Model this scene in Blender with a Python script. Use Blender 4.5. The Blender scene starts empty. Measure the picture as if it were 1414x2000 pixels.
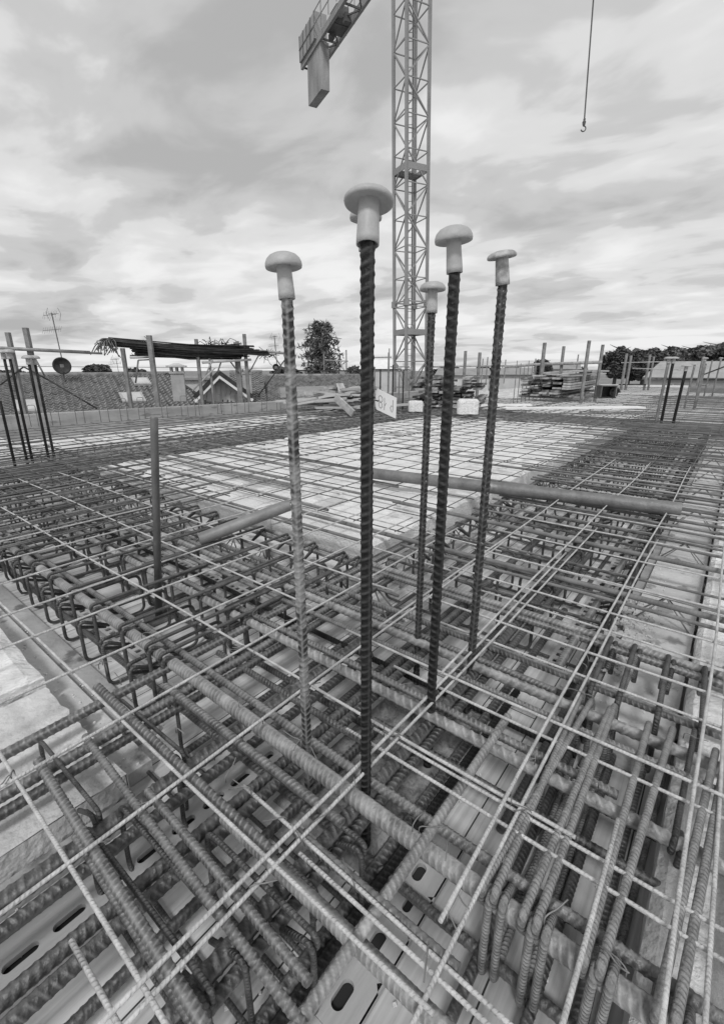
import bpy, math, random
import numpy as np
R = math.radians
rnd = random.Random(7)
SC = bpy.context.scene
COL = SC.collection
S = 0.66                       # metres per layout unit (camera stands 1.3 units above the formwork)
H = 1.3; TH = math.atan(283/895.); AZ = R(38.6); F = 895.

# ------------------------------------------------------------------ camera
cam = bpy.data.cameras.new("camera"); co = bpy.data.objects.new("camera", cam); COL.objects.link(co)
cam.sensor_fit = 'HORIZONTAL'; cam.sensor_width = 36; cam.lens = 36*F/1414
cam.clip_start = .02; cam.clip_end = 4000
co.location = (0, 0, H*S)
co.rotation_euler = (math.pi/2-TH, 0, AZ-math.pi/2)
SC.camera = co
# ------------------------------------------------------------------ world: overcast sky
W = bpy.data.worlds.new("World"); SC.world = W; W.use_nodes = True
nt = W.node_tree; nt.nodes.clear(); L = nt.links
def N(t, **k):
    n = nt.nodes.new(t)
    for a, b in k.items(): setattr(n, a, b)
    return n
SUN_EL, SUN_AZ = R(50), R(208)
sky = N('ShaderNodeTexSky', sky_type='NISHITA', sun_disc=False); sky.sun_elevation = SUN_EL; sky.sun_rotation = math.pi/2-SUN_AZ
sky.dust_density = 4
bw = N('ShaderNodeRGBToBW'); L.new(sky.outputs[0], bw.inputs[0])
tc = N('ShaderNodeTexCoord'); sep = N('ShaderNodeSeparateXYZ'); L.new(tc.outputs['Generated'], sep.inputs[0])
def M(op, a, b=None, c=None, clamp=False):
    n = N('ShaderNodeMath', operation=op); n.use_clamp = clamp
    for i, v in enumerate((a, b, c)):
        if v is None: continue
        if isinstance(v, (int, float)): n.inputs[i].default_value = v
        else: L.new(v, n.inputs[i])
    return n.outputs[0]
zc = M('MAXIMUM', M('ADD', sep.outputs[2], .14), .05)
comb = N('ShaderNodeCombineXYZ'); L.new(M('DIVIDE', sep.outputs[0], zc), comb.inputs[0]); L.new(M('DIVIDE', sep.outputs[1], zc), comb.inputs[1])
def cloud(scale, loc, rot, stretch, detail, rough, dist=0.):
    mp = N('ShaderNodeMapping'); mp.inputs['Location'].default_value = loc; mp.inputs['Rotation'].default_value = (0, 0, R(rot)); mp.inputs['Scale'].default_value = stretch
    L.new(comb.outputs[0], mp.inputs[0])
    nn = N('ShaderNodeTexNoise'); nn.inputs['Scale'].default_value = scale; nn.inputs['Detail'].default_value = detail; nn.inputs['Roughness'].default_value = rough; nn.inputs['Distortion'].default_value = dist
    L.new(mp.outputs[0], nn.inputs['Vector']); return nn.outputs['Fac']
c1 = cloud(.75, (3.1, .7, 0), 20, (1, .8, 1), 4, .55, .3)
c2 = cloud(2.6, (0, 5.2, 1), 35, (1, .7, 1), 5, .50, .35)
c3 = cloud(7.5, (7, 1, 2), 35, (1, .8, 1), 8, .65)
v = M('ADD', M('MULTIPLY', c1, 1.6), M('ADD', M('MULTIPLY', c2, 1.7), M('MULTIPLY', c3, .14)))
v = M('ADD', M('SUBTRACT', v, 1.20), M('MULTIPLY', M('SUBTRACT', .35, M('MINIMUM', sep.outputs[2], .6)), .75))
ramp = N('ShaderNodeValToRGB'); L.new(v, ramp.inputs[0])
cr = ramp.color_ramp; cr.interpolation = 'EASE'
cr.elements[0].position = .12; cr.elements[0].color = (.36, .36, .36, 1)
cr.elements[1].position = 1.0; cr.elements[1].color = (.70, .70, .70, 1)
e = cr.elements.new(.45); e.color = (.47, .47, .47, 1)
e = cr.elements.new(.62); e.color = (.58, .58, .58, 1)
bwc = M('MULTIPLY', ramp.outputs[0], 1.0)
tot = M('ADD', M('MULTIPLY', M('MINIMUM', bw.outputs[0], 12.), .06), M('MULTIPLY', bwc, 8.5))
bg = N('ShaderNodeBackground'); bg.inputs['Strength'].default_value = .112
L.new(tot, bg.inputs['Color'])
out = N('ShaderNodeOutputWorld'); L.new(bg.outputs[0], out.inputs[0])
# ------------------------------------------------------------------ sun behind cloud
sl = bpy.data.lights.new("sun", 'SUN'); sl.energy = 1.5; sl.angle = R(11); sl.color = (1, 1, 1)
so = bpy.data.objects.new("sun", sl); COL.objects.link(so)
so.rotation_euler = (math.pi/2-SUN_EL, 0, SUN_AZ+math.pi/2)
SC.view_settings.view_transform = 'Standard'; SC.view_settings.look = 'None'; SC.view_settings.exposure = 0.36; SC.view_settings.gamma = 1
SC.cycles.max_bounces = 5; SC.cycles.diffuse_bounces = 3; SC.cycles.use_adaptive_sampling = True

# ------------------------------------------------------------------ materials
def mat(name, lo, hi, scale=6, rough=.7, metal=0., bump=0., bscale=None, detail=6, ribs=0., ribn=80., spots=None, stretch=(1, 1, 1), coord='Object', spec=.4, contrast=(.35, .65), wear=None):
    m = bpy.data.materials.new(name); m.use_nodes = True; t = m.node_tree; n = t.nodes; l = t.links
    b = n['Principled BSDF']; b.inputs['Roughness'].default_value = rough; b.inputs['Metallic'].default_value = metal
    b.inputs['Specular IOR Level'].default_value = spec
    tcn = n.new('ShaderNodeTexCoord'); mp = n.new('ShaderNodeMapping'); mp.inputs['Scale'].default_value = stretch
    l.new(tcn.outputs[coord], mp.inputs[0])
    nz = n.new('ShaderNodeTexNoise'); nz.inputs['Scale'].default_value = scale; nz.inputs['Detail'].default_value = detail; nz.inputs['Roughness'].default_value = .62
    l.new(mp.outputs[0], nz.inputs['Vector'])
    rp = n.new('ShaderNodeValToRGB'); rp.color_ramp.elements[0].position = contrast[0]; rp.color_ramp.elements[1].position = contrast[1]
    rp.color_ramp.elements[0].color = (lo, lo, lo, 1); rp.color_ramp.elements[1].color = (hi, hi, hi, 1)
    l.new(nz.outputs['Fac'], rp.inputs[0]); col = rp.outputs[0]
    if spots:   # (scale, threshold, value)
        n2 = n.new('ShaderNodeTexNoise'); n2.inputs['Scale'].default_value = spots[0]; n2.inputs['Detail'].default_value = 5; l.new(mp.outputs[0], n2.inputs['Vector'])
        r2 = n.new('ShaderNodeValToRGB'); r2.color_ramp.elements[0].position = spots[1]; r2.color_ramp.elements[1].position = spots[1]+.06
        l.new(n2.outputs['Fac'], r2.inputs[0])
        mx = n.new('ShaderNodeMixRGB'); l.new(r2.outputs[0], mx.inputs[0]); l.new(col, mx.inputs[1]); mx.inputs[2].default_value = (spots[2],)*3+(1,); col = mx.outputs[0]
    if wear is not None:  # lighter rib crests: rubbed scale plus highlight contrast painted into the colour
        an = n.new('ShaderNodeAttribute'); an.attribute_name = 'wear'
        mw = n.new('ShaderNodeMixRGB'); l.new(an.outputs['Fac'], mw.inputs[0]); l.new(col, mw.inputs[1]); mw.inputs[2].default_value = (wear,)*3+(1,); col = mw.outputs[0]
    l.new(col, b.inputs['Base Color'])
    last = None
    if bump:
        nb = n.new('ShaderNodeTexNoise'); nb.inputs['Scale'].default_value = bscale or scale*3; nb.inputs['Detail'].default_value = 5
        l.new(mp.outputs[0], nb.inputs['Vector'])
        bp = n.new('ShaderNodeBump'); bp.inputs['Strength'].default_value = bump; bp.inputs['Distance'].default_value = .01
        l.new(nb.outputs['Fac'], bp.inputs['Height']); last = bp
    if ribs:
        uv = n.new('ShaderNodeUVMap'); sp = n.new('ShaderNodeSeparateXYZ'); l.new(uv.outputs[0], sp.inputs[0])
        def mm(op, a, b_=None):
            q = n.new('ShaderNodeMath'); q.operation = op
            for i, v_ in enumerate((a, b_)):
                if v_ is None: continue
                if isinstance(v_, (int, float)): q.inputs[i].default_value = v_
                else: l.new(v_, q.inputs[i])
            return q.outputs[0]
        ph = mm('ADD', mm('MULTIPLY', sp.outputs[1], ribn*6.283), mm('MULTIPLY', mm('ABSOLUTE', mm('SUBTRACT', sp.outputs[0], .5)), 9.))
        hgt = mm('MULTIPLY', mm('POWER', mm('ADD', mm('MULTIPLY', mm('SINE', ph), .5), .5), 2.), mm('ABSOLUTE', mm('SINE', mm('MULTIPLY', sp.outputs[0], 6.283))))
        bp = n.new('ShaderNodeBump'); bp.inputs['Strength'].default_value = ribs; bp.inputs['Distance'].default_value = .002
        l.new(hgt, bp.inputs['Height'])
        if last: l.new(last.outputs[0], bp.inputs['Normal'])
        last = bp
    if last: l.new(last.outputs[0], b.inputs['Normal'])
    return m
MT = {}
MT['steel'] = mat('weathered_rebar_steel', .045, .17, 26, .43, .0, .25, 220, ribs=.5, ribn=60, spots=(9, .62, .34), wear=.50, spec=.75)
MT['steel_dark'] = mat('dark_rebar_steel', .005, .018, 20, .5, .0, .3, 150, ribs=.4, ribn=60, spots=(22, .72, .08), spec=.25, wear=.075)
MT['steel_mix'] = mat('patchy_rebar_steel', .03, .24, 7, .6, .0, .3, 150, ribs=.4, ribn=60, contrast=(.47, .55), wear=.32)
MT['steel_speck'] = mat('mortar_flecked_rebar', .012, .05, 20, .55, .0, .3, 150, spots=(130, .62, .26), wear=.13, spec=.25)
MT['steel_big'] = mat('pale_rusty_bar', .11, .31, 22, .45, .0, .25, 220, ribs=.3, ribn=60, spots=(7, .60, .46), wear=.58, spec=.7)
MT['steel_shaded'] = mat('shaded_rebar_steel', .02, .085, 22, .45, .0, .3, 220, ribs=.5, ribn=60, spots=(9, .64, .2), wear=.32, spec=.75)  # darker copy of the rebar steel, shade of the lower layers in its colour
MT['mesh'] = mat('mesh_wire_steel', .38, .60, 30, .6, .0, .4, 200, ribs=.45, ribn=110)
MT['stir'] = mat('stirrup_steel', .025, .11, 30, .45, 0, .4, 220, ribs=.8, ribn=105, spec=.7)
MT['stir_l'] = mat('pale_stirrup_steel', .12, .32, 30, .5, 0, .4, 220, ribs=.8, ribn=100, spec=.6)
MT['mesh_far'] = mat('dull_mesh_wire', .07, .17, 12, .7, 0, .2)
MT['bar_far'] = mat('dull_rusty_bar', .12, .24, 9, .7, 0, .2, ribs=.5, ribn=60)
MT['girder'] = mat('girder_wire', .12, .26, 14, .6, .1, .3)
MT['eps'] = mat('white_polystyrene', .68, .84, 4, .9, 0, .9, 90, spots=(3.5, .58, .56))
MT['eps_rough'] = mat('torn_polystyrene', .58, .78, 30, .95, 0, 1., 60)
MT['concrete'] = mat('pale_concrete', .44, .60, 4, .9, 0, .5, 60, spots=(12, .6, .27))
MT['concrete_d'] = mat('grey_concrete', .28, .42, 3, .9, 0, .6, 50, spots=(9, .6, .15))
MT['wallc'] = mat('parapet_concrete', .27, .40, 1.6, .9, 0, .3, 30, stretch=(1, 1, 4), spots=(5, .62, .2))
MT['wood'] = mat('grey_timber', .22, .44, 7, .8, 0, .4, 40, stretch=(.12, 2.2, 2.2))
MT['wood_p'] = mat('weathered_post', .13, .28, 7, .8, 0, .4, 40)
MT['wood_l'] = mat('pale_timber', .28, .50, 6, .8, 0, .3, 40, stretch=(.15, 2.2, 2.2))
MT['wood_d'] = mat('dark_timber_end', .05, .30, 5, .85, 0, .3, 40)
MT['tube'] = mat('scuffed_pipe', .13, .22, 14, .55, .2, .3, 90, spots=(5, .66, .42))
MT['tube_l'] = mat('galvanised_pipe', .18, .30, 10, .5, .3, .2)
MT['prop'] = mat('steel_prop', .10, .20, 8, .5, .3, .2, spots=(12, .62, .3))
MT['plate'] = mat('galvanised_plate', .42, .56, 9, .5, .4, .2)
MT['dark'] = mat('dark_paint', .02, .05, 8, .6)
MT['cap'] = mat('grey_plastic_cap', .33, .45, 40, .5, 0, .15, 90, spec=.4, contrast=(.25, .75), spots=(30, .70, .22))
MT['cap_dirty'] = mat('stained_plastic_cap', .26, .46, 60, .65, 0, .2, 80, contrast=(.4, .6))
MT['paper'] = mat('tag_board', .58, .66, 8, .8)
MT['ink'] = mat('marker_ink', .06, .10, 8, .7)
MT['crane'] = mat('crane_paint', .24, .32, 1.2, .5, .0, .1)
MT['crane_d'] = mat('crane_dark_metal', .07, .14, 1.2, .6)
MT['ballast'] = mat('ballast_concrete', .22, .40, 1.1, .9, 0, .3, 8, stretch=(1, 1, .3))
MT['tile'] = mat('roof_tile', .14, .32, 5.0, .85, 0, .4, 20, detail=8)
MT['plaster'] = mat('pale_plaster', .52, .64, 1.5, .9)
MT['plaster_g'] = mat('grey_plaster', .25, .33, 1.5, .9)
MT['brick'] = mat('chimney_render', .32, .46, 3, .9, 0, .4, 30)
MT['wood_pl'] = mat('pale_panel', .34, .50, 5, .8, 0, .2, 40, stretch=(.2, 3, 1))
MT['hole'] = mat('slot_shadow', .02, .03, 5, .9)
MT['rough_c'] = mat('broken_concrete', .16, .34, 40, .95, 0, 1., 60)
MT['eps_g'] = mat('greyed_slab', .48, .66, 7, .95, 0, .7, 60, spots=(4, .60, .40))
MT['leaf'] = mat('leaves', .045, .15, 1.6, .8)
MT['needles'] = mat('conifer_needles', .07, .20, 1.6, .8)
MT['leaf_l'] = mat('pale_leaves', .10, .24, 1.6, .8)
MT['bark'] = mat('bark', .05, .12, 5, .9)
MT['ground'] = mat('ground_soil', .16, .28, .1, .95)
MT['white'] = mat('white_paint', .72, .84, 2, .6)
MT['glass'] = mat('skylight_glass', .45, .6, 3, .25, spec=.6)
# timber deck: long boards running along x, with joints and grain
def deck_material():
    m = bpy.data.materials.new('formwork_boards'); m.use_nodes = True; t = m.node_tree; n = t.nodes; l = t.links
    b = n['Principled BSDF']; b.inputs['Roughness'].default_value = .75
    tcn = n.new('ShaderNodeTexCoord'); mp = n.new('ShaderNodeMapping'); mp.inputs['Scale'].default_value = (1/S, 1/S, 1)
    l.new(tcn.outputs['Object'], mp.inputs[0])
    br = n.new('ShaderNodeTexBrick'); l.new(mp.outputs[0], br.inputs['Vector'])
    for k, v_ in (('Scale', 1.), ('Mortar Size', .0022), ('Mortar Smooth', .1), ('Brick Width', 3.1), ('Row Height', .19)): br.inputs[k].default_value = v_
    br.inputs['Color1'].default_value = (.62,)*3+(1,); br.inputs['Color2'].default_value = (.80,)*3+(1,); br.inputs['Mortar'].default_value = (.05,)*3+(1,)
    gr = n.new('ShaderNodeTexNoise'); mp2 = n.new('ShaderNodeMapping'); mp2.inputs['Scale'].default_value = (1.5, 45, 1)
    l.new(tcn.outputs['Object'], mp2.inputs[0]); l.new(mp2.outputs[0], gr.inputs['Vector']); gr.inputs['Scale'].default_value = 2.; gr.inputs['Detail'].default_value = 8; gr.inputs['Distortion'].default_value = .6
    rp = n.new('ShaderNodeValToRGB'); rp.color_ramp.elements[0].position = .3; rp.color_ramp.elements[1].position = .7
    rp.color_ramp.elements[0].color = (.70,)*3+(1,); rp.color_ramp.elements[1].color = (1.08,)*3+(1,); l.new(gr.outputs['Fac'], rp.inputs[0])
    mx = n.new('ShaderNodeMixRGB'); mx.blend_type = 'MULTIPLY'; mx.inputs[0].default_value = 1; l.new(br.outputs['Color'], mx.inputs[1]); l.new(rp.outputs[0], mx.inputs[2])
    st = n.new('ShaderNodeTexNoise'); st.inputs['Scale'].default_value = 5; st.inputs['Detail'].default_value = 7; l.new(tcn.outputs['Object'], st.inputs['Vector'])
    rs = n.new('ShaderNodeValToRGB'); rs.color_ramp.elements[0].position = .35; rs.color_ramp.elements[1].position = .6
    rs.color_ramp.elements[0].color = (.68,)*3+(1,); rs.color_ramp.elements[1].color = (1.,)*3+(1,); l.new(st.outputs['Fac'], rs.inputs[0])
    m2 = n.new('ShaderNodeMixRGB'); m2.blend_type = 'MULTIPLY'; m2.inputs[0].default_value = 1; l.new(mx.outputs[0], m2.inputs[1]); l.new(rs.outputs[0], m2.inputs[2])
    l.new(m2.outputs[0], b.inputs['Base Color'])
    bp = n.new('ShaderNodeBump'); bp.inputs['Strength'].default_value = .3; bp.inputs['Distance'].default_value = .004; l.new(gr.outputs['Fac'], bp.inputs['Height']); l.new(bp.outputs[0], b.inputs['Normal'])
    return m
MT['deck'] = deck_material()

# ------------------------------------------------------------------ mesh helpers (layout units, scaled by S when linked)
class MB:
    def __init__(s): s.v = []; s.q = []; s.uv = []; s.ng = []; s.n = 0; s.hasuv = False; s.wear = None
    def quads(s, v, q, uv=None):
        s.v.append(np.asarray(v, float)); s.q.append(np.asarray(q, int)+s.n)
        s.uv.append(np.asarray(uv, float) if uv is not None else np.zeros((len(q)*4, 2))); s.n += len(v)
    def ngon(s, idx_abs): s.ng.append(list(idx_abs))
    def box(s, c, d, rz=0., taper=1., rot=None):
        x, y, z = [k/2 for k in d]
        v = np.array([(-x, -y, -z), (x, -y, -z), (x, y, -z), (-x, y, -z), (-x*taper, -y*taper, z), (x*taper, -y*taper, z), (x*taper, y*taper, z), (-x*taper, y*taper, z)])
        if rot is not None: v = v @ np.array(rot).T
        if rz: c_, s_ = math.cos(rz), math.sin(rz); v = v @ np.array([[c_, s_, 0], [-s_, c_, 0], [0, 0, 1]])
        s.quads(v+np.array(c), [(0, 3, 2, 1), (4, 5, 6, 7), (0, 1, 5, 4), (1, 2, 6, 5), (2, 3, 7, 6), (3, 0, 4, 7)])
    def beam(s, a, b, w, h=None):
        a = np.array(a, float); b = np.array(b, float); d = b-a; Ln = np.linalg.norm(d); d /= Ln
        up = np.array([0, 0, 1.]) if abs(d[2]) < .95 else np.array([0, 1., 0])
        y = np.cross(up, d); y /= np.linalg.norm(y); z = np.cross(d, y)
        s.box((a+b)/2, (Ln, w, h or w), rot=np.stack([d, y, z], 1))
    def tube(s, pts, r, n=8, caps=True, t0=0.):
        p = np.asarray(pts, float); m = len(p)
        d = np.zeros_like(p); d[1:-1] = p[2:]-p[:-2]; d[0] = p[1]-p[0]; d[-1] = p[-1]-p[-2]
        d /= np.linalg.norm(d, axis=1)[:, None]
        ref = np.array([0, 0, 1.]) if abs(d[0][2]) < .9 else np.array([1., 0, 0])
        nrm = np.zeros_like(p); a = np.cross(d[0], ref); a /= np.linalg.norm(a); nrm[0] = a
        straight = np.allclose(d, d[0], atol=1e-3)
        if straight: nrm[:] = a
        else:
            for i in range(1, m):
                a = nrm[i-1]-d[i]*np.dot(nrm[i-1], d[i]); nrm[i] = a/np.linalg.norm(a)
        bn = np.cross(d, nrm)
        ang = np.arange(n)*2*math.pi/n
        rr = np.broadcast_to(np.asarray(r, float).reshape(-1, 1) if np.ndim(r) == 1 else np.asarray(r, float), (m, n))
        V = p[:, None, :]+rr[:, :, None]*(np.cos(ang)[None, :, None]*nrm[:, None, :]+np.sin(ang)[None, :, None]*bn[:, None, :])
        ln = np.concatenate([[0], np.cumsum(np.linalg.norm(p[1:]-p[:-1], axis=1))])+t0
        i = np.arange(m-1)[:, None]; j = np.arange(n)[None, :]; j2 = (j+1) % n
        q = np.stack([i*n+j, i*n+j2, (i+1)*n+j2, (i+1)*n+j], -1).reshape(-1, 4)
        u0 = (j/n+0*i); u1 = ((j+1)/n+0*i); v0 = ln[:-1][:, None]+0*j; v1 = ln[1:][:, None]+0*j
        uv = np.stack([np.stack([u0, v0], -1), np.stack([u1, v0], -1), np.stack([u1, v1], -1), np.stack([u0, v1], -1)], 2).reshape(-1, 2)
        base = s.n; s.quads(V.reshape(-1, 3), q, uv); s.hasuv = True
        if caps: s.ngon(list(range(base+n-1, base-1, -1))); s.ngon(range(base+(m-1)*n, base+m*n))
    def lathe(s, prof, c=(0, 0, 0), n=24, tilt=None):
        prof = np.array(prof, float); m = len(prof); ang = np.arange(n)*2*math.pi/n
        V = np.stack([prof[:, 0][:, None]*np.cos(ang), prof[:, 0][:, None]*np.sin(ang), prof[:, 1][:, None]+0*ang], -1).reshape(-1, 3)
        if tilt is not None: V = V @ np.array(tilt).T
        i = np.arange(m-1)[:, None]; j = np.arange(n)[None, :]; j2 = (j+1) % n
        q = np.stack([i*n+j, i*n+j2, (i+1)*n+j2, (i+1)*n+j], -1).reshape(-1, 4)
        s.quads(V+np.array(c), q)
    def build(s, name, m, parent=None, loc=(0, 0, 0), rz=0., smooth=False):
        V = np.concatenate(s.v)*S; Q = np.concatenate(s.q) if s.q else np.zeros((0, 4), int)
        me = bpy.data.meshes.new(name); me.vertices.add(len(V)); me.vertices.foreach_set('co', V.ravel())
        ngl = sum(len(g) for g in s.ng); nl = len(Q)*4+ngl
        me.loops.add(nl); idx = np.concatenate([Q.ravel()]+[np.array(g) for g in s.ng]) if s.ng else Q.ravel()
        me.loops.foreach_set('vertex_index', idx.astype(np.int32))
        tot_ = np.array([4]*len(Q)+[len(g) for g in s.ng], np.int32); st = np.concatenate([[0], np.cumsum(tot_)[:-1]]).astype(np.int32)
        me.polygons.add(len(tot_)); me.polygons.foreach_set('loop_start', st); me.polygons.foreach_set('loop_total', tot_)
        me.polygons.foreach_set('use_smooth', np.concatenate([np.full(len(Q), smooth, bool), np.zeros(len(s.ng), bool)]))
        if s.hasuv:
            ul = me.uv_layers.new(name='UVMap'); uv = np.concatenate(s.uv); uv = np.concatenate([uv, np.zeros((ngl, 2))])
            ul.data.foreach_set('uv', uv.ravel())
        me.update(calc_edges=True); me.materials.append(m)
        if s.wear is not None:
            at_ = me.attributes.new('wear', 'FLOAT', 'POINT'); w_ = np.zeros(len(V)); w_[:len(s.wear)] = s.wear; at_.data.foreach_set('value', w_)
        return link(name, me, parent, loc, rz)
def link(name, me, parent=None, loc=(0, 0, 0), rz=0.):
    o = bpy.data.objects.new(name, me); COL.objects.link(o)
    o.location = [k*S for k in loc]; o.rotation_euler = (0, 0, rz)
    if parent: o.parent = parent
    return o
def tag(o, label=None, cat=None, group=None, kind=None):
    if label: o['label'] = label
    if cat: o['category'] = cat
    if group: o['group'] = group
    if kind: o['kind'] = kind
    return o
def empty(name, label, cat, loc=(0, 0, 0), rz=0., group=None):
    return tag(link(name, None, None, loc, rz), label, cat, group)
def copy_tree(o, loc, rz=None, label=None):
    c = o.copy(); COL.objects.link(c); c.location = [k*S for k in loc]
    if rz is not None: c.rotation_euler = (0, 0, rz)
    if label: c['label'] = label
    for ch in o.children:
        d = ch.copy(); COL.objects.link(d); d.parent = c
        for g in ch.children:
            k = g.copy(); COL.objects.link(k); k.parent = d
    return c
hF = np.array([math.cos(AZ), math.sin(AZ), 0]); rF = np.array([math.sin(AZ), -math.cos(AZ), 0]); zF = np.array([0, 0, 1.])
fF = hF*math.cos(TH)-zF*math.sin(TH); uF = hF*math.sin(TH)+zF*math.cos(TH)
def at(px, py, dist):            # a far point: bearing and height read from the photograph, at a chosen ground distance
    d = fF+rF*(px-707)/F+uF*(1000-py)/F
    return np.array([0, 0, H])+d*dist/math.hypot(d[0], d[1])
def ring_t(a, b, near, fine, coarse=.22):
    """ring stations along a bar: fine inside the near interval"""
    n0, n1 = max(a, near[0]), min(b, near[1])
    if n0 >= n1: return np.linspace(a, b, max(2, int((b-a)/coarse)+1))
    t = [np.arange(n0, n1, fine), [n1]]
    if n0 > a: t.insert(0, np.linspace(a, n0, max(2, int((n0-a)/coarse)+1))[:-1])
    if b > n1: t.append(np.linspace(n1, b, max(2, int((b-n1)/coarse)+1))[1:])
    return np.concatenate([np.atleast_1d(k) for k in t])
def ribbed_radius(t, n, r, pitch, amp, near, style=0):
    if style == 2: pitch, amp = pitch*.62, amp*.45
    if style == 3: pitch, amp = pitch*1.45, amp*1.15
    ang = np.arange(n)*2*math.pi/n
    T, A = np.meshgrid(t, ang+rnd.uniform(0, 6.283), indexing='ij')
    side = np.sin(A)
    global WEAR_LIGHT
    ph = 2*math.pi*T/pitch+np.where(side > 0, 1, -1)*(A % math.pi)*2.3*(1 if style in (0, 3) else -1)
    rib = np.clip(np.sin(ph), 0, 1)**2.2*np.abs(side)**.5
    lon = np.exp(-((np.abs(np.cos(A))-1)/.03)**2)*.75
    w = ((T > near[0]) & (T < near[1]))
    WEAR_LIGHT = (np.maximum(rib, lon)*w*.42).ravel()  # crest mask for the rubbed scale and painted highlight
    return r*(1-amp*.35+amp*np.maximum(rib, lon)*w)

# ------------------------------------------------------------------ rebar
NEAR_R = 3.0
def bar(axis, c, z, a, b, d, m='steel', name='rebar', label=None, group=None, parent=None, geo=True, wob=.004, skew=0., dz=0., style=0, cat='rebar', n=None):
    """straight reinforcing bar along 'x' or 'y' at the constant cross coordinate c"""
    near = math.sqrt(max(0, NEAR_R**2-c*c)); rib = geo and near > 0 and d > .017
    step = d*.60/8 if rib else .3
    t = ring_t(a, b, (-.4, near) if rib else (9e9, 9e9), step)
    if not rib and min(abs(a), abs(b)) < 4: t = np.linspace(a, b, max(2, int((b-a)/.12)))
    ph, ph2 = rnd.uniform(0, 6), rnd.uniform(0, 6)
    off = wob*np.sin(t*1.3+ph)+wob*.5*np.sin(t*3.1+ph2)+skew*(t-a)
    zz = z+wob*.4*np.sin(t*1.7+ph2)+dz*(t-a)
    P = np.stack([t, c+off, zz], 1) if axis == 'x' else np.stack([c+off, t, zz], 1)
    o = P[0].copy(); mb = MB()
    n = n or (16 if rib and d > .026 else 12 if rib else 8 if near > 0 else 5)
    r = ribbed_radius(t, n, d/2, d*.60, .115, (-.4, near), style) if rib else d/2
    mb.tube(P-o, r, n)
    if rib: mb.wear = WEAR_LIGHT
    ob = mb.build(name, MT[m], parent, loc=o, smooth=True)
    if not parent: tag(ob, label, cat, group)
    return ob
def path_round(pts, rad, k=5):
    pts = [np.array(p, float) for p in pts]; out_ = [pts[0]]
    for i in range(1, len(pts)-1):
        a, b, c = pts[i-1], pts[i], pts[i+1]; u = (a-b); lu = np.linalg.norm(u); u /= lu; w = (c-b); lw = np.linalg.norm(w); w /= lw
        rr = min(rad, lu*.45, lw*.45)
        for s_ in np.linspace(0, 1, k): out_.append((1-s_)**2*(b+u*rr)+2*s_*(1-s_)*b+s_*s_*(b+w*rr))
    out_.append(pts[-1]); return np.array(out_)
_st = {}
ORD = 'first second third fourth fifth sixth seventh eighth ninth tenth eleventh twelfth thirteenth fourteenth fifteenth sixteenth seventeenth eighteenth nineteenth twentieth'.split()
def od(i):
    if i < 20: return ORD[i]
    t = ('twenty', 'thirty', 'forty', 'fifty', 'sixty', 'seventy')[(i+1)//10-2]; u = (i+1) % 10
    return t+('-'+ORD[u-1] if u else ('ieth' if 0 else '')) if u else {'twenty': 'twentieth', 'thirty': 'thirtieth', 'forty': 'fortieth', 'fifty': 'fiftieth', 'sixty': 'sixtieth', 'seventy': 'seventieth'}[t]
def stirrup(axis, pos, a, b, zb, zt, d, m='stir', label='', group=None, near=False, lean=0., flip=False):
    """closed link in the plane axis=pos, spanning a..b, with two hooked ends wrapped round the corner bar"""
    key = (axis, round(b-a, 3), zb, zt, d, m, near, flip)
    if key not in _st:
        w = b-a; h = zt; f = (lambda u: w-u) if flip else (lambda u: u)
        pts = [(f(.12), -.0, h-.075), (f(.0), 0, h), (f(0), .0, zb), (f(w), 0.0, zb), (f(w), d*.4, h), (f(0), d*1.05, h), (f(.004), d*1.1, h-.04), (f(.11), d*1.1, h-.085)]
        P = path_round(pts, .040, 7 if near else 3)
        if axis == 'x': P = P[:, [1, 0, 2]]
        mb = MB(); mb.tube(P, d/2, 10 if near else 6); o = mb.build('stirrup', MT[m], smooth=True); me = o.data; bpy.data.objects.remove(o); _st[key] = me
    o = link('stirrup', _st[key], None, (a, pos, 0) if axis == 'y' else (pos, a, 0), lean)
    return tag(o, label, 'stirrup', group)

# ------------------------------------------------------------------ setting: ground, deck
mb = MB(); mb.quads([(-1500, -1500, -11), (1500, -1500, -11), (1500, 1500, -11), (-1500, 1500, -11)], [(0, 1, 2, 3)])
tag(mb.build('ground', MT['ground']), kind='structure')
mb = MB(); mb.box((13, 2.8, -.15), (36, 17.6, .3)); tag(mb.build('floor', MT['deck']), kind='structure')
mb = MB(); mb.box((13, 3, -5.7), (34, 16, 10.5)); tag(mb.build('storey_below', MT['plaster_g']), 'plain grey walls of the unfinished storey under the slab', 'building')
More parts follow.
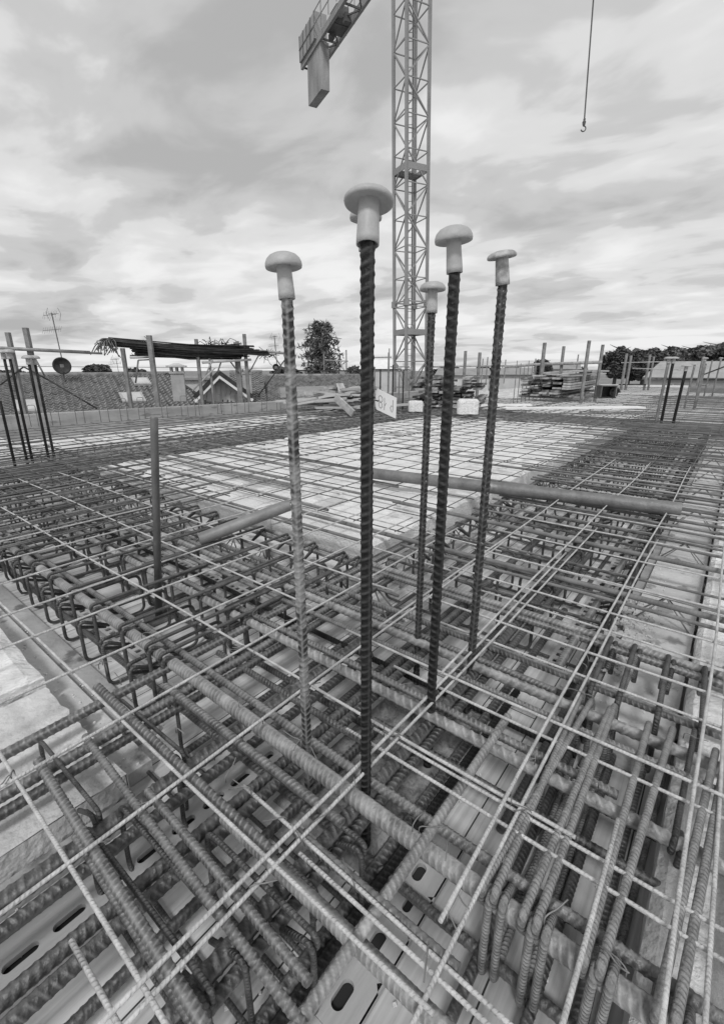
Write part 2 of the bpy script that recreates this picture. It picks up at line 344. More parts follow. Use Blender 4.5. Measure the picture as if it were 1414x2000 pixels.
# ------------------------------------------------------------------ polystyrene blocks between the joists
def eps_block(w, l, h, seed, m='eps'):
    r = random.Random(seed); mb = MB(); b = .02; nx, ny = 9, 9
    prof = [(-l/2, 0), (-l/2, h-b), (-l/2+b, h)]
    xs = np.concatenate([[-w/2, -w/2, -w/2+b], np.linspace(-w/2+b*2, w/2-b*2, nx), [w/2-b, w/2, w/2]])
    ys = np.concatenate([[-l/2, -l/2, -l/2+b], np.linspace(-l/2+b*2, l/2-b*2, ny), [l/2-b, l/2, l/2]])
    zx = np.array([0, h-b, h]+[h]*nx+[h, h-b, 0]); zy = np.array([0, h-b, h]+[h]*ny+[h, h-b, 0])
    V = np.zeros((len(xs), len(ys), 3))
    for i, x in enumerate(xs):
        for j, y in enumerate(ys):
            z = min(zx[i], zy[j]); V[i, j] = (x+r.uniform(-.003, .003), y+r.uniform(-.003, .003), z+(r.uniform(-.003, .003) if z > 0 else 0))
    n2 = len(ys); q = [(i*n2+j, (i+1)*n2+j, (i+1)*n2+j+1, i*n2+j+1) for i in range(len(xs)-1) for j in range(n2-1)]
    mb.quads(V.reshape(-1, 3), q); o = mb.build('polystyrene_block', MT[m], smooth=False); me = o.data; bpy.data.objects.remove(o); return me
EPS = [eps_block(.86, 1.0, .175, i) for i in range(3)]
G_EPS = 'white polystyrene blocks laid in rows under the mesh'
def field(x0, x1, y0, y1, label, nm='polystyrene_block', z=.012):
    nx = max(1, round((x1-x0)/.92)); ny = max(1, round((y1-y0)/1.04)); px_, py_ = (x1-x0)/nx, (y1-y0)/ny
    for i in range(nx):
        for j in range(ny):
            o = link(nm, EPS[rnd.randrange(3)], None, (x0+px_*(i+.5)+rnd.uniform(-.008, .008), y0+py_*(j+.5), z), rnd.uniform(-.006, .006))
            o.scale = (px_*rnd.uniform(.94, .965)/.86, py_*.985, rnd.uniform(.97, 1.03)); lab = label
            lab = label(i, j, nx, ny) if callable(label) else f'{label}, {od(i)} across, {od(j)} in depth'
            tag(o, lab, 'polystyrene block', G_EPS)
def lab1(i, j, nx, ny):
    if i == 0 and j == 0: return 'clean white block at the corner where the two beams meet, behind the capped bars'
    if i == 0 and j == ny-1: return 'white block at the far left corner of the panel behind the thin steel prop'
    if i == nx-1 and j == 0: return 'white block at the far right tip of the big central panel'
    return f'white block in the central panel, {od(i)} along, {od(j)} back from the long beam'
field(2.2, 9.9, 1.69, 5.75, lab1)
field(2.3, 9.9, 7.05, 8.75, 'white block in the strip of panel before the far parapet')
field(-1.0, 2.25, 7.05, 9.9, 'white block behind the four dark bars at far left')
field(11.6, 17.4, 1.7, 5.7, 'white block in the distant panel before the timber stack')
field(19.4, 25.4, 1.8, 5.6, 'white block in the farthest panel beyond the timber stack')
field(12.0, 17.4, 7.2, 8.4, 'white block in the distant panel by the far parapet')
field(.55, 9.9, -3.2, -.05, 'white block right of the long beam')
field(11.6, 17.4, -3.2, .1, 'distant white block by the capped cluster')
# near left: weathered blocks outside the beam form
for k_, (y_, lab) in enumerate(((2.39, 'bright weathered white block at the left edge beside the heavy beam bars'), (3.43, 'white block at the far left edge, half hidden by loops of stirrups'), (4.47, 'white block out past the left edge beyond the stirrup loops'))):
    o = link('polystyrene_block', EPS[k_], None, (-.57, y_, .012)); o.scale = (2.25, 1.035, 1.02); tag(o, lab, 'polystyrene block', G_EPS)
mb = MB(); nx_, ny_ = 60, 26; V = []
for i in range(nx_):
    for j in range(ny_):
        x_, y_ = -1.5+1.895*i/(nx_-1), 1.222+.635*j/(ny_-1); cr__ = abs(y_-(1.45+.03*math.sin(x_*9)+.012*math.sin(x_*31)))
        V.append((x_+(rnd.uniform(-.006, .006) if i == nx_-1 else 0), y_, .135-(.014 if cr__ < .012 else 0)+rnd.uniform(-.002, .002)))
V += [(v_[0], v_[1], 0) for v_ in V[-ny_:]]; mb.quads(V, [(i*ny_+j, (i+1)*ny_+j, (i+1)*ny_+j+1, i*ny_+j+1) for i in range(nx_) for j in range(ny_-1)])
mb.box((-.556, 1.54, .056), (1.87, .612, .11)); mb.quads([(-1.5, 1.222, .133), (-1.5, 1.222, .0), (.394, 1.222, .0), (.394, 1.222, .133)], [(0, 1, 2, 3)])
tag(mb.build('concrete_slab_edge', MT['eps_g']), 'broad pale grey slab with a jagged crack at the left, below the bright white block', 'slab')
# concrete soffit strips beside the beams
def strip(x0, x1, y0, y1, z, label, m='concrete', name='concrete_strip'):
    mb = MB(); mb.box(((x0+x1)/2, (y0+y1)/2, z/2+.003), (x1-x0, y1-y0, z)); return tag(mb.build(name, MT[m]), label, 'concrete strip')
strip(.405, .505, 1.3, 5.6, .05, 'narrow pale concrete strip along the left side of the beam form')
strip(.508, .61, 1.45, 5.6, .022, 'dark edge strip left of the perforated rail', 'concrete_d')  # darker grey than the strip beside it
strip(1.5, 9.9, -.045, .215, .085, 'rough grey concrete ledge along the right side of the long beam')
strip(1.5, 9.9, .222, .27, .05, 'dark edge board between the long beam and the rough ledge', 'concrete_d', 'edge_board')
strip(-.6, .40, 1.17, 1.215, .06, 'short concrete strip under the cracked block at lower left', 'concrete_d')
strip(1.98, 2.17, 1.66, 5.6, .04, 'grey strip beside the central white panel on its left', 'concrete')
strip(2.17, 9.9, 1.44, 1.66, .02, 'light grey strip between the central panel and the long beam', 'concrete')

# ------------------------------------------------------------------ heavy bars of the cross beam (run up and left, constant x)
GL = 'heavy ribbed bars of the beam running up to the left'
GR = 'ribbed bars of the beam running away to the right'
HB = [  # x, z, y0, y1, dia, material, label
 (.455, .235, .08, .80, .034, 'steel_big', 'thick pale bar under the bright wire at the bottom centre of the photo'),
 (.705, .230, -.55, 6.2, .045, 'steel_big', 'thickest smooth-flanked bar crossing the foreground from lower right to far left'),
 (.756, .238, -.55, 6.2, .026, 'steel', 'thinner ribbed bar lying against the far side of the thickest foreground bar'),
 (1.078, .235, -.6, 6.2, .036, 'steel_big', 'pale heavy bar with coarse ribs, second of the foreground heavy bars'),
 (1.122, .238, .05, 6.2, .026, 'steel', 'companion bar touching the second heavy foreground bar'),
 (1.412, .232, -.6, 6.2, .036, 'steel_big', 'coarse ribbed heavy bar passing behind the front capped bar'),
 (1.452, .236, .3, 6.2, .024, 'steel', 'thinner bar beside the third heavy foreground bar'),
 (1.275, .262, -.3, 4.2, .020, 'steel', 'medium bar between the second and third heavy foreground bars'),
 (1.56, .225, -.6, 3.4, .028, 'steel', 'dark ribbed bar just beyond the third heavy foreground bar'),
 (1.86, .225, -.7, 6.2, .030, 'steel', 'heavy bar at the far edge of the cross beam below the hooks'),
 (1.905, .235, -.7, 2.6, .030, 'steel_big', 'rusty double bar crossing beside the torn concrete ledge on the right'),
 (.885, .20, .55, 1.45, .024, 'steel', 'medium ribbed bar under the wires left of the front capped bar'),
 (.53, .262, .2, .62, .024, 'steel', 'short medium bar under the wire pair at the bottom centre'),
 (.612, .255, .55, 1.35, .024, 'steel', 'bar between the bottom centre wires and the thickest bar'),
 (.463, .255, .62, 1.53, .030, 'steel', 'medium bar running up left past the edge of the perforated rail'),
 (.302, .266, .36, 1.31, .020, 'steel', 'left of two close bars at the bottom, ending beside the cracked block'),
 (.348, .256, .40, 1.0, .020, 'steel', 'right of two close bars at the bottom, below the cracked block'),
 (.198, .266, .45, 1.32, .024, 'steel', 'outer bar of the lower left pair with hooked end'),
 (.190, .255, .45, 1.02, .018, 'steel', 'inner bar of the lower left pair'),
 (.70, .045, -.3, 4.2, .026, 'steel', 'bottom bar of the cross beam under the thickest bar'),
 (.90, .045, -.5, 4.2, .026, 'steel_dark', 'dark bottom bar between the first two heavy bars'),
 (1.07, .045, .8, 4.2, .026, 'steel', 'bottom bar under the second heavy bar'),
 (1.41, .05, .2, 4.2, .026, 'steel_dark', 'dark bottom bar under the third heavy bar'),
 (1.70, .05, -.4, 4.2, .026, 'steel', 'bottom bar near the far edge of the cross beam'),
 (1.18, .12, -.5, 1.2, .024, 'steel_dark', 'dark middle bar between the second and third heavy bars'),
 (1.0, .17, -.5, .75, .024, 'steel', 'middle bar seen between the capped bars and the second heavy bar'),
]
SKW = {.198: .034, .190: .02, .302: .040, .348: .02}
for x, z, y0, y1, d, m, lab in HB:
    if z < .21: m = 'steel_shaded' if m != 'steel_dark' else m  # low bars get darker steel: shade inside the cage put into the colour
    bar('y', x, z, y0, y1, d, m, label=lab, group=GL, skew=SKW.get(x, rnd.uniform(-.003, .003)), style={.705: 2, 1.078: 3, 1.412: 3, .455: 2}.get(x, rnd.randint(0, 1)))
HA = [  # y, z, x0, x1, dia
 (.583, .200, -.1, 3.4, .040, 'steel_big', 'thick bar directly under the central wire pair'),
 (.548, .185, -.1, 3.0, .030, 'steel', 'second thick bar tucked under the central wire pair'),
 (1.05, .185, -.5, 1.6, .046, 'steel', 'large dark bar at lower left over the slotted panel'),
 (.995, .165, -.5, 1.3, .034, 'steel', 'dark bar just below the large lower left bar'),
 (.862, .175, -.4, 2.2, .034, 'steel', 'third heavy bar up from the bottom left corner'),
 (.825, .165, -.4, 1.9, .034, 'steel_big', 'heavy coarse bar touching the third bar from the bottom left corner'),
 (.79, .06, -.2, 1.1, .028, 'steel', 'low bar on the boards at the bottom left'),
 (.515, .045, .15, 2.4, .034, 'steel', 'low ribbed bar on the boards at the bottom centre'),
 (.478, .05, .2, 1.6, .028, 'steel_dark', 'dark low bar beside the bottom centre ribbed bar'),
 (.376, .262, .16, 1.2, .024, 'steel_big', 'pale bar climbing from bottom centre toward the capped bars'),
 (1.487, .215, -.3, 2.6, .034, 'steel', 'long bar from the left edge passing under the hooks'),
 (1.325, .215, -.3, 1.9, .032, 'steel', 'upper bar of the dark pair entering from the left edge'),
 (1.285, .20, -.3, 1.9, .030, 'steel', 'lower bar of the dark pair entering from the left edge'),
 (1.37, .235, 1.95, 9.9, .028, 'steel', 'top bar of the long beam under the row of hooks'),
 (1.05, .215, 1.6, 9.9, .030, 'steel', 'long bar in the left half of the beam running to the far right'),
 (.86, .205, 1.9, 9.9, .030, 'steel', 'long bar near the middle of the beam running to the far right'),
 (.62, .215, 2.4, 9.9, .026, 'steel', 'long bar under the double wire running to the far right'),
 (.34, .225, 1.6, 9.9, .032, 'steel', 'long bar near the right edge of the beam'),
 (.28, .205, 1.5, 9.9, .030, 'steel_dark', 'dark long bar against the right side of the beam'),
 (.12, .225, 1.5, 1.92, .02, 'steel', 'short bar spanning to the torn ledge on the right'),
 (1.54, .20, 1.35, 2.4, .024, 'steel', 'short smooth bar end on the grey strip behind the front capped bar'),
 (.30, .045, 1.0, 9.9, .026, 'steel', 'bottom bar near the dotted rail'),
 (.50, .045, 2.5, 9.9, .026, 'steel', 'bottom bar in the right half of the long beam'),
 (.72, .045, 1.2, 9.9, .026, 'steel', 'bottom bar between the capped bars'),
 (1.0, .045, 1.0, 9.9, .026, 'steel', 'bottom bar left of the capped bars'),
 (1.25, .045, .6, 9.9, .026, 'steel', 'bottom bar near the left edge of the long beam'),
 (.22, .05, .5, 1.6, .024, 'steel', 'low bar across the boards at the lower right'),
 (.02, .04, .4, 1.7, .024, 'steel', 'low bar on the boards at the right'),
 (.10, .04, .4, 1.6, .024, 'steel', 'low bar on the boards right of the bottom centre'),
]
for y, z, x0, x1, d, m, lab in HA:
    if z < .21: m = 'steel_shaded' if m != 'steel_dark' else m  # shade on the low bars painted in by the darker steel
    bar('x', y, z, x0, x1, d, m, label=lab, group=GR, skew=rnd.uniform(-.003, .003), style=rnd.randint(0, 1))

# ------------------------------------------------------------------ stirrups
GS = 'stirrups of the cross beam'
ys = [1.49, 1.585]+[1.82+.257*k for k in range(17)]
for i, y in enumerate(ys):
    near = y < 3.2
    for a, b, w in ((.674, 1.36, 'left'), (1.048, 1.70, 'middle'), (1.15, 1.885, 'right')):
        j = rnd.uniform(-.012, .012)
        stirrup('y', y+j+(.012 if w == 'middle' else .025 if w == 'right' else 0), a, b, .018, .276 if w == 'left' else .268, .016 if near else .014, near=near, flip=(w == 'right'), lean=rnd.uniform(-.015, .015),
            label={'left': 'stirrup hooked over the nearer heavy bars of the cross beam, ', 'middle': 'hooked stirrup in the middle row of the cross beam, ', 'right': 'hooked stirrup on the white panel side of the cross beam, '}[w]+od(i)+' from the crossing' if i > 1 else
            {'left': 'stirrup hooked over the thick bar beside the long beam, ', 'middle': 'middle row stirrup next to the beam crossing, ', 'right': 'far row stirrup next to the beam crossing, '}[w]+('nearest the crossing' if i == 0 else 'second from the crossing'), group=GS)
# outer narrow stirrups whose loops hang by the left form
for k, y in enumerate([1.60+.25*q for q in range(14)]):
    stirrup('y', y, .60+.012*k*.6, 1.02, .012, .225, .015, near=y < 3, label=f'narrow stirrup whose loop hangs by the left form edge, {od(k)} from the crossing', group=GS, lean=rnd.uniform(-.03, .03))
# thick doubled stirrups at the lower right
NL = [(.205, 'farther', 0), (.12, 'middle', 1), (.008, 'nearer', 2), (-.105, 'nearest', 3), (-.22, 'outermost', 4), (-.34, 'last', 5)]
for y, w, k in NL:
    for q in (0, 1):
        stirrup('y', y-q*.026, .672+q*.004, 1.44+q*.02, .018, .276, .018, m='stir_l', near=True, lean=rnd.uniform(-.055, .055), group='doubled thick stirrups at the lower right',
            label=f'{"left" if q == 0 else "right"} bar loop of the {w} doubled stirrup at the lower right')
    if k in (0, 3): stirrup('y', y+.012, 1.06, 1.53, .02, .250, .015, near=True, label=f'inner stirrup behind the {w} doubled stirrup at the lower right', group=GS)
    stirrup('y', y-.005, 1.50, 1.90, .02, .255, .018, near=True, flip=True, label=f'far stirrup in line with the {w} doubled stirrup, by the torn ledge', group=GS)
# stirrups of the beam at the lower left (planes of constant x)
for x, y0, y1, lab in ((.458, .5, 1.03, 'stirrup whose dark leg stands on the slotted panel, nearest the crossing'), (.302, .52, 1.035, 'stirrup with a dark leg beside the oval slot'), (.225, .53, 1.04, 'stirrup under the lower left bar pair'),
                       (.40, .44, .80, 'stirrup with its tall leg at the bottom centre'), (.60, .48, 1.28, 'stirrup left of the front capped bar')):
    stirrup('x', x, y0, y1, .015, .245, .013, 'stir', near=True, label=lab, group='stirrups of the near end of the long beam')
    if x in (.458, .225): stirrup('x', x+.03, 1.06, 1.45, .015, .235, .012, 'stir', near=True, label=lab+', its outer twin', group='stirrups of the near end of the long beam')
# stirrups of the long beam toward the right
k = 0; x = 1.98
while x < 9.8:
    near = x < 3.4
    for a, b, w in ((.85, 1.395, 'left'), (.55, 1.1, 'middle'), (.27, .72, 'right')):
        stirrup('x', x+rnd.uniform(-.02, .02), a, b, .018, .258, .015, near=near, flip=(w == 'left'), lean=rnd.uniform(-.02, .02), group='stirrups of the long beam',
                label={'left': 'stirrup on the white panel side of the long beam, ', 'middle': 'stirrup along the middle of the long beam, ', 'right': 'stirrup along the right edge of the long beam, '}[w]+od(k)+' from the crossing')
    x += .272; k += 1

# ------------------------------------------------------------------ lattice girders
def girder(length, pitch=.30, w=.055, h=.19):
    e = bpy.data.objects.new('lattice_girder', None); COL.objects.link(e)
    mb = MB(); mb.tube([(0, 0, h), (length, 0, h)], .008, 6); mb.build('top_chord', MT['girder'], e, smooth=True)
    for s_ in (-1, 1):
        mb = MB(); mb.tube([(0, s_*w, .02), (length, s_*w, .02)], .007, 6); mb.build('bottom_chord', MT['girder'], e, smooth=True)
        n_ = int(length/pitch); pts = []
        for q in range(n_): pts += [(q*pitch, s_*w, .02), ((q+.5)*pitch, s_*.008, h)]
        pts.append((n_*pitch, s_*w, .02)); mb = MB(); mb.tube(np.array(pts), .005, 5); mb.build('lattice_wire', MT['girder'], e)
    return e
def put_girder(src, loc, rz, label):
    c = copy_tree(src, loc, rz); return tag(c, label, 'lattice girder', 'zigzag lattice girders')
g1 = girder(4.5)
put_girder(g1, (1.735, 1.15, .01), math.pi/2, 'long zigzag girder inside the cross beam near the white panel')
put_girder(g1, (2.1, 1.44, .01), 0, 'zigzag girder along the hooks at the near left side of the long beam')
put_girder(g1, (6.6, 1.44, .01), 0, 'zigzag girder continuing along the long beam to the far right')
g2 = girder(.9, .3)
for k_, x in enumerate((2.51, 3.44, 4.36, 5.28, 6.2, 7.1, 8.0, 8.9, 9.6)):
    put_girder(g2, (x, .24, .03), -math.pi/2, 'zigzag girder crossing the rough ledge, '+['first', 'second', 'third', 'fourth', 'fifth', 'sixth', 'seventh', 'eighth', 'farthest'][k_]+' from the camera')
for g_ in (g1, g2):
    for ch in list(g_.children): bpy.data.objects.remove(ch)
    bpy.data.objects.remove(g_)

# ------------------------------------------------------------------ welded mesh sheets
def sheet(name_label, xs, yr, ys_, xr, z, d=.0092, m='mesh', near=True, group='overlapping sheets of welded steel mesh', skew=0.):
    e = empty('welded_mesh_sheet', name_label, 'wire mesh', (0, 0, 0), 0, group)
    for q in xs:
        if isinstance(q, tuple): c, a, b = q
        else: c, a, b = q, yr[0], yr[1]
        bar('y', c, z, a, b, d, m, 'wire', parent=e, geo=False, wob=.006 if near else .009, skew=skew, n=8 if near else 4)
    for q in ys_:
        if isinstance(q, tuple): c, a, b = q
        else: c, a, b = q, xr[0], xr[1]
        bar('x', c, z+d*.95, a, b, d, m, 'wire', parent=e, geo=False, wob=.006 if near else .009, skew=-skew, n=8 if near else 4)
    return e
sheet('pale mesh sheet nearest the camera at the bottom centre and right', [(.480, -.6, .565), .512, (.832, -.6, .72), (.882, -.6, .66), (1.174, -.6, .785), 1.53, 1.90, 2.36],
      (-.7, .80), [(.222, .2, 3.2), (.573, .05, 3.2), (-.145, .4, 3.2), (-.49, .4, 3.)], (.2, 3.2), .279)
sheet('pale mesh sheet at the left of the foreground with long light wires', [(.102, .30, .772), (.160, .30, 3.4), (.430, .20, 3.4), (.892, .10, 5.2), (1.28, 1.3, 5.2), (1.62, 1.1, 5.2), (2.0, 1.0, 5.2), (2.42, .9, 4.9)],
      (.3, 3.4), [(.600, .05, 2.6), (.930, -.3, 2.6), (1.265, -.3, 2.6), (1.62, -.3, 2.6), (1.97, -.3, 2.6), (2.26, -.3, 2.6), (2.62, -.3, 2.6), (2.95, -.3, 2.6), (3.3, -.3, 2.6)], (-.3, 2.6), .290, d=.0095)
sheet('mesh sheet with double wires running along the right side of the long beam', [1.22, 1.66, 2.02, 2.34, 2.72, 3.08, 3.44, 3.8, 4.16, 4.5, 4.85, 5.2, 5.56], (-1.4, 1.05),
      [(.252, .55, 5.8), (-.098, .60, 5.8), (.035, .30, .985), (-.45, .8, 5.8), (-.8, .9, 5.8), (.615, 1.2, 5.8), (.952, 1.3, 5.8)], (1.1, 5.8), .301, d=.0095)
MF = 'darker mesh sheet in the distance over the white panels'
def gsheet(x0, y0, x1, y1, label, z, m='mesh_far', d=.0095, p=.345):
    xs = list(np.arange(x0+.05, x1, p)+rnd.uniform(-.02, .02)); yy = list(np.arange(y0+.05, y1, p)+rnd.uniform(-.02, .02))
    sheet(label, xs, (y0, y1), yy, (x0, x1), z, d, m, near=False, skew=rnd.uniform(-.004, .004))
gsheet(2.35, 1.55, 5.4, 4.3, 'mesh sheet over the near half of the central white panel', .262, d=.009)
gsheet(5.0, 1.2, 10.2, 4.2, 'mesh sheet over the far half of the central white panel', .268)
gsheet(1.8, 3.95, 6.4, 7.4, 'mesh sheet at the far left part of the central white panel', .274)
gsheet(6.1, 3.9, 11.0, 7.5, 'mesh sheet over the far corner of the central panel', .28)
gsheet(-1.0, 3.1, 2.2, 5.6, 'mesh sheet over the cross beam at the left edge', .292)
gsheet(-1.2, 5.3, 2.2, 8.2, 'mesh sheet around the four dark bars at the left', .298)
gsheet(5.3, -1.2, 9.6, 1.5, 'mesh sheet over the long beam before the far capped cluster', .30)
gsheet(9.2, -1.3, 14.6, 1.6, 'mesh sheet around the far capped cluster on the right', .306)
gsheet(14.2, -2.0, 20.5, 2.0, 'mesh sheet in the far distance on the right', .30)
gsheet(20, -2.2, 29.5, 6.0, 'farthest mesh sheet, toward the white wall', .31, p=.5)
gsheet(.5, 7.1, 5.5, 9.5, 'mesh sheet before the parapet on the left', .30)
gsheet(5.1, 7.2, 10.5, 8.9, 'mesh sheet before the parapet in the middle', .306)
gsheet(10.2, 1.3, 15.2, 4.3, 'mesh sheet in front of the timber stack', .312)
gsheet(10.6, 4.0, 15.4, 7.3, 'mesh sheet by the dark plank stack', .318)
gsheet(15, 1.8, 20.4, 5.8, 'mesh sheet under the timber stack', .312)
gsheet(10.2, 6.6, 16, 8.5, 'mesh sheet near the loose timber heap', .324, p=.45)
gsheet(.9, -3.0, 5.6, -1.1, 'mesh sheet over the white blocks at the right edge', .296)
gsheet(5.4, -3.4, 11, -1.0, 'mesh sheet farther along the right edge', .30)

# ------------------------------------------------------------------ extra top bars laid across the beams
GX = 'dark top bars laid side by side across the beams'
_xc = {}
def xb(axis, c, z, a, b, d, lab):
    k = _xc[lab] = _xc.get(lab, -1)+1; lab = lab+', '+od(k)+' from the near end'; bar(axis, c, z, a, b, d, 'bar_far', label=lab, group=GX, geo=False, wob=.008, skew=rnd.uniform(-.006, .006), n=6 if abs(c) > 4 else 8)
for x, d in ((2.2, .018), (2.34, .03), (2.59, .014), (2.93, .03), (3.21, .018), (3.35, .014), (3.58, .018), (3.71, .02), (3.86, .024), (3.96, .014), (4.05, .018), (4.19, .024), (4.48, .018), (4.54, .02), (4.68, .018), (4.86, .022)):
    xb('y', x, .248+rnd.uniform(0, .02), -1.0+rnd.uniform(-.3, .3), 2.0+rnd.uniform(-.25, .6) if d > .02 else 1.45, d, 'bar laid across the near part of the long beam')
x = 5.0
while x < 12:
    xb('y', x, .25+rnd.uniform(0, .025), -1.1+rnd.uniform(-.3, .3), 1.8+rnd.uniform(-.3, .6), rnd.choice((.014, .017, .021)), 'bar across the long beam beyond the pipe'); x += rnd.uniform(.13, .27)
while x < 22:
    xb('y', x, .26+rnd.uniform(0, .025), -1.2+rnd.uniform(-.3, .3), 2.2+rnd.uniform(-.3, 1.0), rnd.choice((.02, .026)), 'bar across the beam beyond the capped cluster'); x += rnd.uniform(.4, .8)
x = 1.9
while x < 11.2:    # across the far parallel beam
    xb('y', x, .25+rnd.uniform(0, .03), 5.3+rnd.uniform(-.3, .3), 7.6+rnd.uniform(-.3, .4), rnd.choice((.014, .018, .022)), 'bar laid across the far beam behind the central panel'); x += rnd.uniform(.3, .6)
for q in (2.08, 2.13, 2.48, 2.82, 2.86, 2.99, 3.02, 3.42, 3.78, 3.82):    # long bars lying over the central panel
    xb('y', q, .245, {2.08: 2.1, 2.13: 1.65, 2.48: 2.31, 2.82: 3.1, 2.86: 3.0, 2.99: 3.15, 3.02: 2.0, 3.42: 2.3, 3.78: 3.1, 3.82: 3.0}[q], 5.9+rnd.uniform(-.4, .6), .024, 'long dark bar lying over the central white panel')
y = 3.3
while y < 6.4:   # over the cross beam far left
    xb('x', y, .25+rnd.uniform(0, .03), -.8+rnd.uniform(-.3, .2), 2.1+rnd.uniform(-.1, .7), rnd.choice((.014, .017, .021)), 'bar laid across the cross beam at the far left'); y += rnd.uniform(.12, .24)
for y in (5.85, 5.95, 6.1, 6.3, 6.5, 6.7, 6.85, 6.95):
    xb('x', y, .22+rnd.uniform(0, .03), -1.0, 9.9, .022, 'long bar of the far beam behind the central panel')
    xb('x', y+.03, .05, -1.0, 9.9, .03, 'bottom bar of the far beam behind the central panel')
y = 7.2
while y < 9.0:
    xb('x', y, .265, .4+rnd.uniform(-.3, .6), 8.8+rnd.uniform(-1, 1), .018, 'long bar over the panels before the parapet'); y += rnd.uniform(.4, .8)
for xx in (10.0, 10.2, 10.45, 10.7, 10.95, 11.2, 11.4):
    xb('y', xx, .235, -1.5, 8.4, .03, 'long bar of the distant cross beam')
y = 1.7
while y < 8.4:
    xb('x', y, .27+rnd.uniform(0, .02), 8.6+rnd.uniform(-.6, .6), 12.9+rnd.uniform(-.5, .8), rnd.choice((.016, .02)), 'bar laid across the distant cross beam'); y += rnd.uniform(.2, .4)
x = 2.0
while x < 10:
    stirrup('x', x, 5.9, 6.95, .02, .235, .016, 'bar_far', label=f'stirrup of the far beam behind the central panel, {od(round((x-2)/.22))} from the left', group='stirrups of the far beam'); x += .22

# ------------------------------------------------------------------ capped column starters
def starter(x, y, top, r, cap, capR, stemR, mt, label, lab_cap=None, tilt=(0, 0), ribs=True, pitch=None, stemL=.115, dome=.042, style=0, group='column starter bars with mushroom caps at the crossing', lean=(0, 0)):
    e = empty('capped_rebar', label, 'starter bar', (x, y, 0), 0, group)
    z1 = top-(dome+stemL-.018 if cap else 0); pt = pitch or r*1.55; t = np.arange(.012, z1, pt/9) if ribs else np.linspace(.012, z1, 6)
    P = np.stack([lean[0]*t, lean[1]*t, t], 1); mb = MB(); n = 26 if ribs else 6
    if ribs:
        ang = np.arange(n)*2*math.pi/n; T, A = np.meshgrid(t, ang+{1: .35}.get(style, rnd.uniform(-.6, 1.5))-1.9, indexing='ij'); sd = np.sin(A+1.9)
        ph = 2*math.pi*T/pt+np.where(sd > 0, 1, -1)*((A+1.9) % math.pi)*1.5*(1 if style == 0 else -1)
        rr = r*(.95+.14*np.clip(np.sin(ph), 0, 1)**1.6*np.abs(sd)**.5+.10*np.exp(-((np.abs(np.cos(A+1.9))-1)/.02)**2))
    else: rr = r
    if ribs: mb.wear = (np.clip(np.sin(ph), 0, 1)**1.5*np.abs(sd)**.6*.8+.5*np.exp(-((np.abs(np.cos(A+1.9))-1)/.02)**2)).ravel().clip(0, 1)  # starter crests lightened likewise, part rubbed, part painted highlight
    mb.tube(P, rr, n); mb.build('bar', MT[mt], e, smooth=True)
    if cap:
        nz_ = zF+hF*tilt[0]+rF*tilt[1]; nz_ = nz_/np.linalg.norm(nz_); nx_ = np.cross(rF*0+hF, nz_); nx_ /= np.linalg.norm(nx_); Rm = np.stack([nx_, np.cross(nz_, nx_), nz_], 1)
        s_ = stemR; zb = top-dome-stemL
        stem = [(s_*.72, .012), (s_*.86, .0), (s_*1.0, .0), (s_*1.0, .012), (s_*.95, stemL*.5), (s_*.88, stemL+.004)]
        c_ = capR
        dm = dome*.86; head = [(s_*.85, stemL+.002), (c_*.78, stemL+.001), (c_*.92, stemL-.003), (c_*.975, stemL-.002), (c_*1.0, stemL+dm*.10), (c_*.985, stemL+dm*.28), (c_*.90, stemL+dm*.55), (c_*.74, stemL+dm*.77), (c_*.50, stemL+dm*.92), (c_*.25, stemL+dm*.985), (.0005, stemL+dm)]
        c = (lean[0]*zb, lean[1]*zb, zb); nn = 40 if ribs else 12
        cm = MB(); cm.lathe(head, c, nn, Rm); cp = cm.build('cap', MT['cap_dirty' if cap == 'dirty' else 'cap'], e, smooth=True)
        sm = MB(); sm.lathe(stem, c, nn, Rm); sm.build('cap_sleeve', MT['cap_dirty' if cap else 'cap'] if cap == 'dirty' else MT['cap'], cp, smooth=True)
        if lab_cap: cp['label'] = lab_cap
    return e
c1_ = starter(.743, .580, 1.606, .0135, 'a', .0455, .0210, 'steel_dark', 'tallest-looking dark starter bar in front centre with a wide flat cap and a paper tag', tilt=(.22, .03), stemL=.073, dome=.020, style=1)
starter(.750, .807, 1.538, .0130, 'a', .0395, .0178, 'steel_mix', 'patchy starter bar left of centre with a domed cap', tilt=(.05, -.07), stemL=.064, dome=.033)
starter(1.081, .582, 1.617, .0140, 'a', .0440, .0190, 'steel_dark', 'darkest starter bar right of centre with coarse ribs and a domed cap', tilt=(.0, -.09), stemL=.068, dome=.036, pitch=.024)
starter(1.414, .837, 1.567, .0128, 'a', .0420, .0180, 'steel_speck', 'mortar-flecked starter bar in the rear row whose small cap overlaps the crane mast', tilt=(.02, .0), stemL=.070, dome=.028)
starter(1.398, .595, 1.619, .0140, 'dirty', .0410, .0200, 'steel_speck', 'rightmost starter bar with a tilted cap on a stained sleeve', tilt=(-.06, -.14), stemL=.072, dome=.020)
starter(1.073, .844, 1.700, .0130, 'a', .0420, .0185, 'steel_dark', 'starter bar hidden behind the front one, only its cap edge showing', stemL=.075, dome=.032)
GC = {0: 'starter bars of the column at the far left', 1: 'starter bars of the column at the right', 2: 'starter bars of the distant columns'}
